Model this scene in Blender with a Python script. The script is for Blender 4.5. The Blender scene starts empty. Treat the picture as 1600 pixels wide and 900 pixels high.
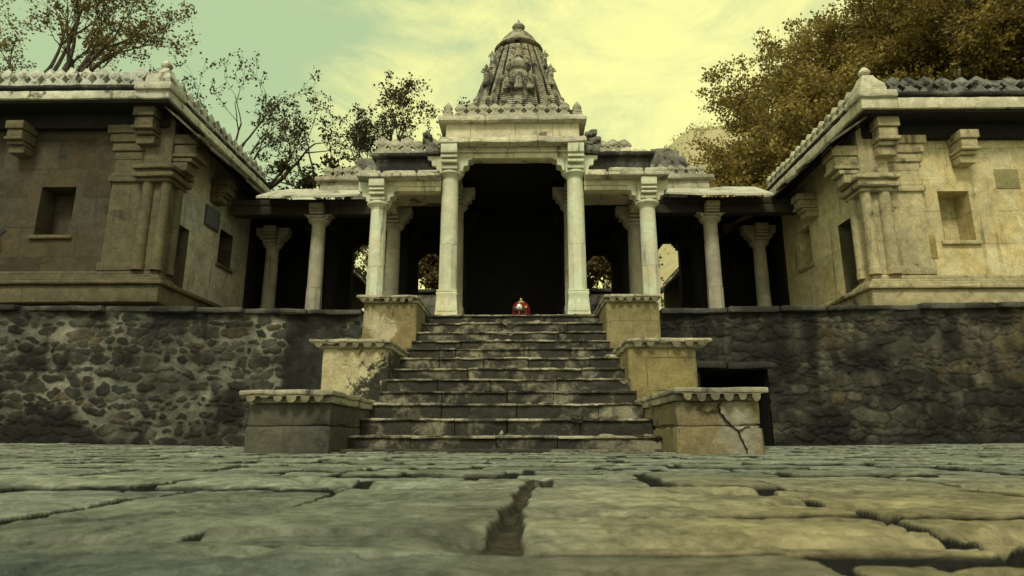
import bpy, bmesh, math, random
import numpy as np
from mathutils import Vector, noise as mnoise
R = math.radians
rng = random.Random(11)
scn = bpy.context.scene
COL = scn.collection

# ------------------------------------------------------------------ helpers
def tag(o, label, cat, group=None, kind=None):
    if label: o['label'] = label
    if cat: o['category'] = cat
    if group: o['group'] = group
    if kind: o['kind'] = kind
    return o

def empty(name, loc, label, cat, group=None):
    o = bpy.data.objects.new(name, None); COL.objects.link(o)
    o.location = loc; o.empty_display_size = .2
    return tag(o, label, cat, group)

def origin(o):
    v = Vector((0, 0, 0))
    while o is not None:
        v += o.location; o = o.parent
    return v

def unit(v):
    l = math.sqrt(sum(c*c for c in v)) or 1.
    return [c/l for c in v]

class MB:
    """collects shapes in world coordinates; build() links them as one mesh"""
    def __init__(s): s.v = []; s.f = []
    def add(s, vs, fs):
        n = len(s.v); s.v.extend(vs); s.f.extend([tuple(i+n for i in f) for f in fs]); return s
    def box(s, x0, x1, y0, y1, z0, z1):
        if x0 > x1: x0, x1 = x1, x0
        return s.add([(x0,y0,z0),(x1,y0,z0),(x1,y1,z0),(x0,y1,z0),(x0,y0,z1),(x1,y0,z1),(x1,y1,z1),(x0,y1,z1)],
                     [(0,3,2,1),(4,5,6,7),(0,1,5,4),(1,2,6,5),(2,3,7,6),(3,0,4,7)])
    def rbox(s, x0, x1, y0, y1, z0, z1, r=.012, seg=.12, amp=.006, freq=4., chip=0.):
        """block with worn round edges and an uneven face"""
        if x0 > x1: x0, x1 = x1, x0
        lo = (x0,y0,z0); hi = (x1,y1,z1); cs = []
        for a in range(3):
            L = hi[a]-lo[a]; rr = min(r, L*.3); n = max(1, min(60, int(round(L/seg))))
            cs.append([lo[a], lo[a]+rr] + [lo[a]+rr+(L-2*rr)*k/n for k in range(1, n)] + [hi[a]-rr, hi[a]])
        idx = {}; vs = []; fs = []
        def vid(p):
            k = tuple(round(c, 5) for c in p)
            if k in idx: return idx[k]
            q = [min(max(p[a], lo[a]+min(r,(hi[a]-lo[a])*.3)), hi[a]-min(r,(hi[a]-lo[a])*.3)) for a in range(3)]
            d = [p[a]-q[a] for a in range(3)]
            on = sum(abs(c) > 1e-6 for c in d)
            if on:
                u = unit(d); p2 = [q[a]+u[a]*r*(1. if on == 1 else 1.05) for a in range(3)]
            else: p2 = list(p)
            nv = mnoise.noise_vector(Vector(p)*freq)
            am = amp
            if chip and on >= 2:
                c = mnoise.noise(Vector(p)*3.1+Vector((7,3,1)))
                am = amp + chip*max(0, c)*1.6
                p2 = [p2[a]-u[a]*chip*max(0, c-.05)*1.3 for a in range(3)]
            p2 = [p2[a]+nv[a]*am for a in range(3)]
            idx[k] = len(vs); vs.append(tuple(p2)); return idx[k]
        for a in range(3):
            b, c = (a+1) % 3, (a+2) % 3
            for side, val in ((0, lo[a]), (1, hi[a])):
                for i in range(len(cs[b])-1):
                    for j in range(len(cs[c])-1):
                        q = []
                        for (ii, jj) in ((i,j),(i+1,j),(i+1,j+1),(i,j+1)):
                            p = [0,0,0]; p[a] = val; p[b] = cs[b][ii]; p[c] = cs[c][jj]; q.append(vid(p))
                        fs.append(tuple(q) if side else tuple(q[::-1]))
        return s.add(vs, fs)
    def prism(s, poly, axis, t0, t1):
        """2-D polygon swept along axis; (p,q) are the other two axes in x<y<z order"""
        n = len(poly); vs = []
        for t in (t0, t1):
            for p, q in poly:
                vs.append({0:(t,p,q), 1:(p,t,q), 2:(p,q,t)}[axis])
        fs = [tuple(range(n))[::-1], tuple(range(n, 2*n))] + [(i,(i+1)%n,n+(i+1)%n,n+i) for i in range(n)]
        return s.add(vs, fs)
    def loft(s, rings, cap=True):
        n = len(rings[0]); vs = [p for r_ in rings for p in r_]; fs = []
        for k in range(len(rings)-1):
            for i in range(n):
                fs.append((k*n+i, k*n+(i+1)%n, (k+1)*n+(i+1)%n, (k+1)*n+i))
        if cap: fs += [tuple(range(n))[::-1], tuple((len(rings)-1)*n+i for i in range(n))]
        return s.add(vs, fs)
    def lathe(s, prof, cx, cy, n=20, rot=0., sq=None):
        rings = []
        for r_, z in prof:
            rings.append([(cx+r_*math.cos(rot+2*math.pi*i/n), cy+r_*math.sin(rot+2*math.pi*i/n), z) for i in range(n)])
        return s.loft(rings)
    def tube(s, pts, rad, n=7):
        rings = []; up = Vector((.3,.2,1))
        for k, p in enumerate(pts):
            a = Vector(pts[max(k-1,0)]); b = Vector(pts[min(k+1,len(pts)-1)]); d = (b-a).normalized()
            e = d.cross(up);
            if e.length < .05: e = d.cross(Vector((1,0,0)))
            e.normalize(); g = d.cross(e); r_ = rad[k]
            rings.append([tuple(Vector(p)+(e*math.cos(2*math.pi*i/n)+g*math.sin(2*math.pi*i/n))*r_) for i in range(n)])
        return s.loft(rings)
    def build(s, name, mat, parent=None, sharp=38, fix=True):
        off = origin(parent) if parent is not None else Vector((0,0,0))
        me = bpy.data.meshes.new(name)
        me.from_pydata([(p[0]-off.x, p[1]-off.y, p[2]-off.z) for p in s.v], [], s.f)
        if fix:
            bm = bmesh.new(); bm.from_mesh(me); bmesh.ops.recalc_face_normals(bm, faces=bm.faces); bm.to_mesh(me); bm.free()
        me.polygons.foreach_set('use_smooth', [True]*len(me.polygons))
        me.set_sharp_from_angle(angle=R(sharp))
        me.materials.append(mat); me.update()
        o = bpy.data.objects.new(name, me); COL.objects.link(o)
        if parent is not None: o.parent = parent
        return o

# numpy noise
_P = np.random.RandomState(3).rand(4096)
def _h(ix, iy): return _P[(ix*73+iy*1291+(ix*iy)*17) % 4096]
def vnoise(x, y):
    ix = np.floor(x).astype(int); iy = np.floor(y).astype(int); fx = x-ix; fy = y-iy
    fx = fx*fx*(3-2*fx); fy = fy*fy*(3-2*fy)
    a = _h(ix,iy); b = _h(ix+1,iy); c = _h(ix,iy+1); d = _h(ix+1,iy+1)
    return (a*(1-fx)+b*fx)*(1-fy)+(c*(1-fx)+d*fx)*fy
def fbm(x, y, o=4):
    t = 0; a = .5
    for k in range(o):
        t = t+a*vnoise(x*2**k+17.3*k, y*2**k-9.1*k); a *= .5
    return t/(1-.5**o)-.5
def sstep(a, b, x):
    t = np.clip((x-a)/(b-a), 0, 1); return t*t*(3-2*t)

def grid_obj(name, X, Y, Z, mat, parent=None, cols=None, mask=None):
    """X,Y,Z are 2-D arrays of world coordinates"""
    off = origin(parent) if parent is not None else Vector((0,0,0))
    ny, nx = X.shape
    co = np.stack([X-off.x, Y-off.y, Z-off.z], -1).reshape(-1, 3).astype(np.float32)
    i = np.arange(ny*nx).reshape(ny, nx)
    q = np.stack([i[:-1,:-1], i[:-1,1:], i[1:,1:], i[1:,:-1]], -1).reshape(-1, 4)
    if mask is not None: q = q[mask.reshape(-1)]
    me = bpy.data.meshes.new(name)
    me.vertices.add(len(co)); me.vertices.foreach_set('co', co.ravel())
    me.loops.add(q.size); me.loops.foreach_set('vertex_index', q.astype(np.int32).ravel())
    me.polygons.add(len(q)); me.polygons.foreach_set('loop_start', np.arange(0, q.size, 4, dtype=np.int32))
    me.update(calc_edges=True); me.validate()
    me.polygons.foreach_set('use_smooth', np.ones(len(me.polygons), bool))
    if cols is not None:
        at = me.color_attributes.new('Col', 'FLOAT_COLOR', 'POINT')
        at.data.foreach_set('color', cols.reshape(-1, 4).astype(np.float32).ravel())
    me.materials.append(mat)
    o = bpy.data.objects.new(name, me); COL.objects.link(o)
    if parent is not None: o.parent = parent
    return o

# ------------------------------------------------------------------ materials
class NT:
    def __init__(s, m):
        s.t = m.node_tree; s.n = s.t.nodes; s.l = s.t.links
    def add(s, ty, **kw):
        n = s.n.new(ty)
        for k, v in kw.items(): setattr(n, k, v)
        return n
    def link(s, a, b): s.l.new(a, b)
    def noise(s, vec, scale, detail=6., rough=.6, dist=0.):
        n = s.add('ShaderNodeTexNoise'); n.inputs['Scale'].default_value = scale; n.inputs['Detail'].default_value = detail
        n.inputs['Roughness'].default_value = rough; n.inputs['Distortion'].default_value = dist
        s.link(vec, n.inputs['Vector']); return n.outputs['Fac']
    def maprange(s, v, a, b, c=0., d=1.):
        n = s.add('ShaderNodeMapRange'); n.interpolation_type = 'SMOOTHSTEP'
        for k, x in zip(('From Min','From Max','To Min','To Max'), (a,b,c,d)): n.inputs[k].default_value = x
        s.link(v, n.inputs['Value']); return n.outputs['Result']
    def mix(s, f, a, b, mode='MIX'):
        n = s.add('ShaderNodeMix', data_type='RGBA', blend_type=mode)
        for sock, v in ((n.inputs[0], f), (n.inputs[6], a), (n.inputs[7], b)):
            if isinstance(v, (int, float)): sock.default_value = v
            elif isinstance(v, (tuple, list)): sock.default_value = (*v[:3], 1)
            else: s.link(v, sock)
        return n.outputs[2]
    def math(s, op, a, b=0.):
        n = s.add('ShaderNodeMath', operation=op)
        for k, v in ((0,a),(1,b)):
            if isinstance(v, (int,float)): n.inputs[k].default_value = v
            else: s.link(v, n.inputs[k])
        return n.outputs[0]
    def scalevec(s, v, sc, off=(0,0,0)):
        n = s.add('ShaderNodeMapping'); n.inputs['Scale'].default_value = sc; n.inputs['Location'].default_value = off
        s.link(v, n.inputs['Vector']); return n.outputs['Vector']

def newmat(name):
    m = bpy.data.materials.new(name); m.use_nodes = True
    t = NT(m); b = t.n['Principled BSDF']
    b.inputs['Roughness'].default_value = .9
    if 'Specular IOR Level' in b.inputs: b.inputs['Specular IOR Level'].default_value = .25
    return m, t, b

def stone(name, c1, c2, dark=(.02,.02,.017), dark_amt=.35, streak=.3, pale=None, pale_amt=0., bump=.35, blocks=None,
          s1=.9, s2=1.6, use_attr=False, rust=None, seed=0., fine=1., cracks=0., spots=()):
    m, t, b = newmat(name)
    g = t.add('ShaderNodeNewGeometry'); P = t.scalevec(g.outputs['Position'], (1,1,1), (seed, seed*.7, seed*1.3))
    col = t.mix(t.maprange(t.noise(P, s1, 5, .6), .35, .65), c1, c2)
    if use_attr:
        a = t.add('ShaderNodeVertexColor'); a.layer_name = 'Col'
        col = t.mix(1., a.outputs['Color'], t.mix(t.noise(P, 2.2, 4, .6), (.72,.74,.76), (1.25,1.22,1.12)), 'MULTIPLY')
    height = None
    if blocks:
        bw, bh, jd, tint = blocks
        sx = t.add('ShaderNodeSeparateXYZ'); t.link(P, sx.inputs[0])
        cx = t.add('ShaderNodeCombineXYZ'); t.link(t.math('ADD', sx.outputs[0], sx.outputs[1]), cx.inputs[0]); t.link(sx.outputs[2], cx.inputs[1])
        wv = t.add('ShaderNodeVectorMath', operation='ADD'); t.link(cx.outputs[0], wv.inputs[0])
        wn = t.add('ShaderNodeTexNoise'); wn.inputs['Scale'].default_value = 3.; t.link(P, wn.inputs['Vector'])
        sc_ = t.add('ShaderNodeVectorMath', operation='SCALE'); sc_.inputs['Scale'].default_value = .03; t.link(wn.outputs['Color'], sc_.inputs[0])
        t.link(sc_.outputs[0], wv.inputs[1])
        br = t.add('ShaderNodeTexBrick'); br.offset = .43; br.squash = 1.4; br.squash_frequency = 3
        br.inputs['Scale'].default_value = 1.; br.inputs['Brick Width'].default_value = bw; br.inputs['Row Height'].default_value = bh
        br.inputs['Mortar Size'].default_value = .007; br.inputs['Mortar Smooth'].default_value = .3; br.inputs['Bias'].default_value = 0.
        br.inputs['Color1'].default_value = (0,0,0,1); br.inputs['Color2'].default_value = (1,1,1,1); br.inputs['Mortar'].default_value = (.5,.5,.5,1)
        t.link(wv.outputs[0], br.inputs['Vector'])
        lum = t.add('ShaderNodeSeparateColor'); t.link(br.outputs['Color'], lum.inputs[0])
        tv = t.maprange(lum.outputs[0], .0, 1., 1-tint, 1+tint)
        tc = t.add('ShaderNodeCombineColor')
        for k in range(3): t.link(tv, tc.inputs[k])
        col = t.mix(1., col, tc.outputs[0], 'MULTIPLY')
        jm = t.math('MULTIPLY', br.outputs['Fac'], t.maprange(t.noise(P, 1.3, 3, .5), .36, .52))
        col = t.mix(t.math('MULTIPLY', jm, jd), col, dark)
        height = t.math('MULTIPLY', jm, -1.2)
    if rust:
        col = t.mix(t.math('MULTIPLY', t.maprange(t.noise(P, .75, 6, .65, .4), .52, .68), .75), col, rust)
    if pale:
        col = t.mix(t.math('MULTIPLY', t.maprange(t.noise(P, s2*.8, 9, .7, .6), .5, .56), pale_amt), col, pale)
    # dark lichen / soot in irregular patches, and rain streaks
    pn = t.noise(P, s2, 10, .68, .3)
    lo = .64-dark_amt*.36
    col = t.mix(t.math('MULTIPLY', t.maprange(pn, lo, lo+.16), .9), col, dark)
    if streak > 0:
        sv = t.scalevec(P, (4.5,4.5,.45))
        col = t.mix(t.math('MULTIPLY', t.maprange(t.noise(sv, 1., 7, .62), .66-streak*.3, .78-streak*.2), .75), col, dark)
    for (sx_, sy_, sz_, rad_, sc_c, sc_a) in spots:      # stains with a place and ragged outline of their own
        dn = t.add('ShaderNodeVectorMath', operation='DISTANCE'); t.link(g.outputs['Position'], dn.inputs[0]); dn.inputs[1].default_value = (sx_, sy_, sz_)
        dv = t.math('ADD', dn.outputs['Value'], t.math('MULTIPLY', t.math('SUBTRACT', t.noise(P, 6.5, 12, .78, .5), .5), rad_*3.2))
        col = t.mix(t.math('MULTIPLY', t.maprange(dv, rad_*.68, rad_*1.05, 1., 0.), sc_a), col, sc_c)
    sp = t.math('ADD', t.math('MULTIPLY', t.noise(P, 30., 4, .7), .45), t.math('MULTIPLY', t.noise(P, 5.5, 7, .68, .5), .55))
    spc = t.add('ShaderNodeCombineColor'); spv = t.maprange(sp, .33, .67, 1-.32*fine, 1+.30*fine)
    for k in range(3): t.link(spv, spc.inputs[k])
    col = t.mix(1., col, spc.outputs[0], 'MULTIPLY')
    if cracks:
        vo = t.add('ShaderNodeTexVoronoi', feature='DISTANCE_TO_EDGE'); vo.inputs['Scale'].default_value = cracks
        wv2 = t.add('ShaderNodeTexNoise'); wv2.inputs['Scale'].default_value = 4.; t.link(P, wv2.inputs['Vector'])
        mv = t.mix(.18, P, wv2.outputs['Color'], 'ADD'); t.link(mv, vo.inputs['Vector'])
        ck = t.math('MULTIPLY', t.maprange(vo.outputs['Distance'], .008, .02, 1., 0.), t.maprange(t.noise(P, .9, 3, .5), .5, .56))
        col = t.mix(t.math('MULTIPLY', ck, .85), col, dark)
        height = t.math('MULTIPLY', ck, -1.) if height is None else t.math('SUBTRACT', height, ck)
    t.link(col, b.inputs['Base Color'])
    h = t.math('ADD', t.math('MULTIPLY', t.noise(P, 11., 8, .7), .9), t.math('MULTIPLY', t.noise(P, 60., 4, .6), .25))
    h = t.math('ADD', h, t.math('MULTIPLY', pn, .7))
    if height is not None: h = t.math('ADD', h, height)
    bp = t.add('ShaderNodeBump'); bp.inputs['Strength'].default_value = min(1., bump*1.25); bp.inputs['Distance'].default_value = .03
    t.link(h, bp.inputs['Height']); t.link(bp.outputs[0], b.inputs['Normal'])
    return m

M = {}
M['column'] = stone('weathered_column_stone', (.62,.61,.43), (.50,.49,.36), dark_amt=.08, streak=.32, pale=(.60,.69,.51), pale_amt=.6, bump=.2, rust=(.58,.47,.26), fine=.45)
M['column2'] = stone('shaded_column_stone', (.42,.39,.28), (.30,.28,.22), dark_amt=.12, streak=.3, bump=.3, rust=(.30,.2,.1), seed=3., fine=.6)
M['lintel'] = stone('lintel_stone', (.70,.63,.43), (.54,.49,.34), dark_amt=.22, streak=.34, bump=.4, blocks=(.8,.6,.5,.08), seed=1., fine=.7)
M['cornice'] = stone('cornice_stone', (.62,.57,.41), (.40,.38,.29), dark_amt=.3, streak=.3, bump=.6, seed=2.)
M['mossy_shade'] = stone('black_weathered_and_shade_stone', (.07,.07,.06), (.17,.165,.135), dark_amt=.8, streak=.6, bump=.6, seed=4.)  # black moss and weathering; on the tower base it stands for shade
M['merlon']  = stone('merlon_stone', (.46,.43,.31), (.31,.29,.22), dark_amt=.34, streak=.2, bump=.5, s2=3.5, seed=5.)
M['merlon_pale'] = stone('pale_merlon_stone', (.55,.55,.46), (.40,.41,.35), dark_amt=.3, streak=.4, bump=.5, s2=4., seed=6.)
M['merlon_dark'] = stone('sooty_merlon_stone', (.15,.15,.14), (.22,.22,.19), dark_amt=.55, streak=.2, bump=.6, s2=4., seed=7.)
M['tower']   = stone('tower_stone', (.42,.40,.29), (.28,.265,.2), dark_amt=.46, streak=.62, bump=.5, s2=3.4, seed=8., rust=(.34,.27,.14))
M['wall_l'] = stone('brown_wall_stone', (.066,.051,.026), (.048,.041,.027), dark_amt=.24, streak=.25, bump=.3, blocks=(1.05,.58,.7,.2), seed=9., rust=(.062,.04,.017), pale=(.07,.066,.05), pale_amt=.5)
M['wall_r2'] = stone('sky_lit_plaster_wall', (.66,.57,.33), (.58,.51,.31), dark_amt=.06, streak=.25, bump=.3, blocks=(1.2,.9,.6,.06), seed=112., rust=(.5,.38,.15))  # court face paler than the front: sky light put into its colour
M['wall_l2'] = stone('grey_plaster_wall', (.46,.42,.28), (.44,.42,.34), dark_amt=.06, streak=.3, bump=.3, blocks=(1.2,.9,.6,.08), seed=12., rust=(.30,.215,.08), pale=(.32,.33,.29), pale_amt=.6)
M['wall_r'] = stone('tan_wall_plaster', (.55,.455,.225), (.46,.39,.215), dark_amt=.12, streak=.3, bump=.28, blocks=(1.15,.62,.6,.12), seed=13., rust=(.46,.34,.12), pale=(.60,.55,.36), pale_amt=.5)
M['trim_l'] = stone('brown_trim_stone', (.135,.112,.062), (.092,.08,.05), dark_amt=.22, streak=.28, bump=.4, seed=10.)
M['trim_r'] = stone('tan_trim_stone', (.46,.39,.22), (.32,.28,.165), dark_amt=.26, streak=.4, bump=.4, seed=14.)
M['fascia_l']= stone('pale_fascia_left', (.62,.60,.46), (.46,.45,.36), dark_amt=.36, streak=.3, bump=.4, seed=11., s2=3.)
M['fascia_r']= stone('pale_fascia_right', (.58,.54,.37), (.46,.43,.31), dark_amt=.12, streak=.3, bump=.4, seed=15., s2=3.)
M['slab'] = stone('eave_slab_stone', (.15,.132,.088), (.09,.08,.06), dark_amt=.42, streak=.3, bump=.5, seed=16.)
M['slab_pale'] = stone('pale_roof_slab', (.56,.54,.42), (.42,.40,.31), dark_amt=.26, streak=.1, bump=.4, seed=17.)
M['inky']   = stone('shade_black_stone', (.016,.014,.011), (.011,.010,.008), dark_amt=.3, streak=.0, bump=.2, seed=18.)  # near-black colour stands in for hall, doorway and eave shade; also the crack
M['recess']  = stone('dim_recess_stone', (.12,.10,.06), (.09,.08,.05), dark_amt=.2, streak=.15, bump=.3, seed=19.)
M['step'] = stone('blackened_step_stone', (.27,.245,.165), (.15,.14,.105), dark=(.016,.016,.013), dark_amt=.80, streak=.16, bump=.8, s2=2.6, seed=20., pale=(.38,.35,.25), pale_amt=.28)
M['rubble']  = stone('rubble_masonry', (.1,.1,.1), (.1,.1,.1), dark=(.010,.010,.008), dark_amt=.36, streak=.2, bump=.8, use_attr=True, seed=21.)
M['rubble_r']= stone('dark_rubble_masonry', (.1,.1,.1), (.1,.1,.1), dark=(.009,.009,.007), dark_amt=.44, streak=.42, bump=.8, use_attr=True, seed=24.)
M['paving'] = stone('worn_paving_stone', (.1,.1,.1), (.1,.1,.1), dark=(.05,.055,.05), dark_amt=.2, streak=0., bump=.9, fine=1.5, s2=5., use_attr=True, seed=22.)
M['rust_patch'] = stone('rusty_broken_stone', (.10,.05,.02), (.05,.03,.015), dark_amt=.3, streak=.1, bump=.8, seed=62.)
M['tread'] = stone('sky_lit_tread_edge', (.46,.43,.31), (.28,.26,.18), dark=(.02,.02,.017), dark_amt=.62, streak=0., bump=.6, s2=3., seed=27.)  # paler than the risers: sky catching the nosings put into the colour
M['dark_beam'] = stone('shade_dark_beam', (.045,.037,.024), (.03,.026,.018), dark_amt=.3, streak=.1, bump=.4, seed=63.)  # eave shade on the wing beams put into the colour
M['coping'] = stone('black_coping', (.06,.06,.052), (.10,.095,.075), dark_amt=.6, streak=.1, bump=.7, seed=23.)
M['earth']   = stone('dry_earth', (.12,.10,.06), (.16,.13,.08), dark_amt=.1, streak=0., bump=.8, seed=25.)
M['dome']    = stone('ruined_dome_stone', (.26,.25,.20), (.16,.155,.13), dark_amt=.45, streak=.1, bump=.8, s2=3., seed=26.)
ped_looks = {
 ('low',-1): stone('grey_block_stone', (.095,.088,.062), (.065,.062,.048), dark_amt=.36, streak=.4, bump=.4, seed=30., rust=(.10,.078,.04)),
 ('mid',-1): stone('peeling_pale_plaster', (.50,.45,.28), (.40,.35,.20), dark_amt=.24, streak=.06, bump=.4, seed=35.2, s2=1.5, rust=(.42,.35,.17), spots=((-1.45,8.35,.55,.62,(.018,.018,.015),.97),(-1.45,8.9,.9,.75,(.025,.025,.02),.95),(-1.75,8.3,.50,.42,(.03,.028,.022),.85))),
 ('top',-1): stone('scarred_tan_plaster', (.215,.17,.08), (.165,.138,.072), dark_amt=.14, streak=.1, bump=.4, seed=32., spots=((-2.1,10.3,1.88,.24,(.46,.41,.27),.75),(-2.3,10.3,2.05,.16,(.40,.36,.24),.6))),
 ('low', 1): stone('cracked_tan_plaster', (.215,.172,.085), (.16,.14,.095), dark_amt=.18, streak=.2, bump=.5, seed=33., spots=((2.08,5.84,.36,.16,(.33,.30,.22),.8),(2.1,5.84,.16,.2,(.27,.25,.19),.8),(1.75,5.84,.5,.13,(.05,.045,.03),.7))),
 ('mid', 1): stone('yellow_lichened_stone', (.245,.20,.082), (.195,.16,.075), dark_amt=.2, streak=.22, bump=.4, seed=34., rust=(.24,.19,.035), blocks=(.7,.42,.5,.08)),
 ('top', 1): stone('smooth_yellow_stone', (.235,.195,.088), (.195,.168,.088), dark_amt=.1, streak=.14, bump=.35, seed=36., rust=(.225,.18,.05), blocks=(.5,.4,.3,.08)),
}
M['fringe'] = stone('weathered_fringe', (.22,.195,.12), (.14,.125,.085), dark_amt=.32, streak=.2, bump=.6, s2=4., seed=38.)
M['cap'] = stone('pedestal_cap_stone', (.44,.40,.27), (.27,.25,.18), dark_amt=.34, streak=.2, bump=.6, s2=3.2, seed=37.)

def plain(name, c, rough=.7, metal=0., bump=0.):
    m, t, b = newmat(name); b.inputs['Roughness'].default_value = rough; b.inputs['Metallic'].default_value = metal
    g = t.add('ShaderNodeNewGeometry'); P = g.outputs['Position']
    col = t.mix(t.noise(P, 22., 4, .6), tuple(x*.7 for x in c), tuple(min(1,x*1.25) for x in c)); t.link(col, b.inputs['Base Color'])
    if bump:
        bp = t.add('ShaderNodeBump'); bp.inputs['Strength'].default_value = bump; bp.inputs['Distance'].default_value = .01
        t.link(t.noise(P, 60., 3, .6), bp.inputs['Height']); t.link(bp.outputs[0], b.inputs['Normal'])
    return m
M['red'] = plain('red_cloth', (.17,.007,.006), .8, 0, .4)
M['silver'] = plain('tarnished_silver', (.75,.75,.70), .45, .35, .2)
M['brass'] = plain('dull_brass', (.45,.35,.16), .5, .3, .2)
M['plaque'] = plain('slate_plaque', (.075,.08,.085), .6)
M['plaque_line'] = plain('plaque_lettering', (.24,.25,.24), .7)

def leafmat(name, c1, c2):
    m, t, b = newmat(name)
    a = t.add('ShaderNodeVertexColor'); a.layer_name = 'Col'
    sp = t.add('ShaderNodeSeparateColor'); t.link(a.outputs['Color'], sp.inputs[0])
    col = t.mix(sp.outputs[0], c1, c2); t.link(col, b.inputs['Base Color']); b.inputs['Roughness'].default_value = .65
    tr = t.add('ShaderNodeBsdfTranslucent'); t.link(col, tr.inputs['Color'])
    mx = t.add('ShaderNodeMixShader'); mx.inputs[0].default_value = .4
    t.link(b.outputs[0], mx.inputs[1]); t.link(tr.outputs[0], mx.inputs[2])
    t.link(mx.outputs[0], t.n['Material Output'].inputs['Surface']); return m
M['leaf_gold'] = leafmat('golden_leaves', (.06,.05,.016), (.50,.37,.10))
M['leaf_dark'] = leafmat('dark_leaves', (.025,.026,.012), (.085,.075,.028))
M['leaf_dry']  = leafmat('dry_leaves', (.06,.05,.02), (.26,.18,.06))
M['leaf_hill'] = leafmat('haze_pale_dry_scrub', (.30,.26,.13), (.46,.39,.20))  # pale scrub colour carries the haze on the far hill
M['bark'] = stone('rough_bark', (.06,.05,.035), (.09,.075,.05), dark_amt=.3, streak=.3, bump=.8, seed=40.)
M['hill'] = stone('haze_pale_dry_grass', (.42,.37,.20), (.36,.31,.16), dark_amt=.1, streak=0., bump=.8, s2=.4, seed=41.)  # grass paled in colour in place of haze

# ------------------------------------------------------------------ world, sun, camera
w = bpy.data.worlds.new("World"); scn.world = w; w.use_nodes = True
t = NT(w); bg = t.n['Background']; bg.inputs['Strength'].default_value = .1
SUN_DIR = Vector((-.14, -.64, .75)).normalized()          # towards the bright part of the overcast, front left
sky = t.add('ShaderNodeTexSky', sky_type='NISHITA'); sky.sun_disc = False
sky.sun_elevation = math.asin(SUN_DIR.z); sky.sun_rotation = math.atan2(SUN_DIR.x, SUN_DIR.y) % (2*math.pi)
tc = t.add('ShaderNodeTexCoord'); D = tc.outputs['Generated']
def dotw(v):
    n = t.add('ShaderNodeVectorMath', operation='DOT_PRODUCT'); t.link(D, n.inputs[0]); n.inputs[1].default_value = Vector(v).normalized(); return n.outputs['Value']
glow = t.maprange(dotw((.15, 1., .40)), .84, .985)
cl = t.noise(t.scalevec(D, (1.,1.,2.2)), 3.0, 10, .66, .6)
cl2 = t.noise(t.scalevec(D, (1.,1.,1.8), (3,1,2)), 5.2, 8, .65, .3)
cc = t.math('ADD', t.math('MULTIPLY', cl, .7), t.math('MULTIPLY', cl2, .3))
k = t.math('ADD', t.math('MULTIPLY', glow, .78), t.math('MULTIPLY', t.math('SUBTRACT', cc, .5), 3.6))
k = t.maprange(t.math('ADD', k, .07), .0, 1.)
c = t.mix(k, (3.2, 4.15, 2.25), (6.9, 6.7, 2.6))
front = t.maprange(dotw((0, -1, .35)), -.1, .6)
c = t.mix(t.math('MULTIPLY', front, .9), c, (6.2, 6.2, 4.2))
c = t.mix(.025, c, sky.outputs['Color'])
t.link(c, bg.inputs['Color'])

sl = bpy.data.lights.new('sun', 'SUN'); sl.energy = 1.5; sl.angle = R(14); sl.color = (1., .95, .76)
so = bpy.data.objects.new('sun', sl); COL.objects.link(so); so.rotation_euler = SUN_DIR.to_track_quat('Z', 'Y').to_euler()

cam = bpy.data.cameras.new('camera'); co = bpy.data.objects.new('camera', cam); COL.objects.link(co); scn.camera = co
cam.sensor_width = 36; cam.lens = 22.5; cam.clip_start = .02; cam.clip_end = 2000
co.location = (.18, 0, .135)
yaw = math.atan(.016); pitch = math.atan(.234)
co.rotation_euler = (math.pi/2+pitch, 0, yaw)
cam.dof.use_dof = True; cam.dof.focus_distance = 9.; cam.dof.aperture_fstop = 8.
scn.view_settings.view_transform = 'Standard'; scn.view_settings.look = 'None'; scn.view_settings.exposure = .6; scn.view_settings.gamma = 1
scn.cycles.use_denoising = True; scn.cycles.max_bounces = 6; scn.cycles.diffuse_bounces = 4

# ------------------------------------------------------------------ ground and paving
def ground_z(x, y):      # the court rises a little towards both sides
    return .055*sstep(3., 8.5, np.abs(x))*sstep(3., 9., y)
mb = MB(); S = 400
mb.add([(-S,-S,-.09),(S,-S,-.09),(S,S,-.09),(-S,S,-.09)], [(0,1,2,3)])
tag(mb.build('ground', M['earth'], fix=False), None, None, kind='structure')

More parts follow.
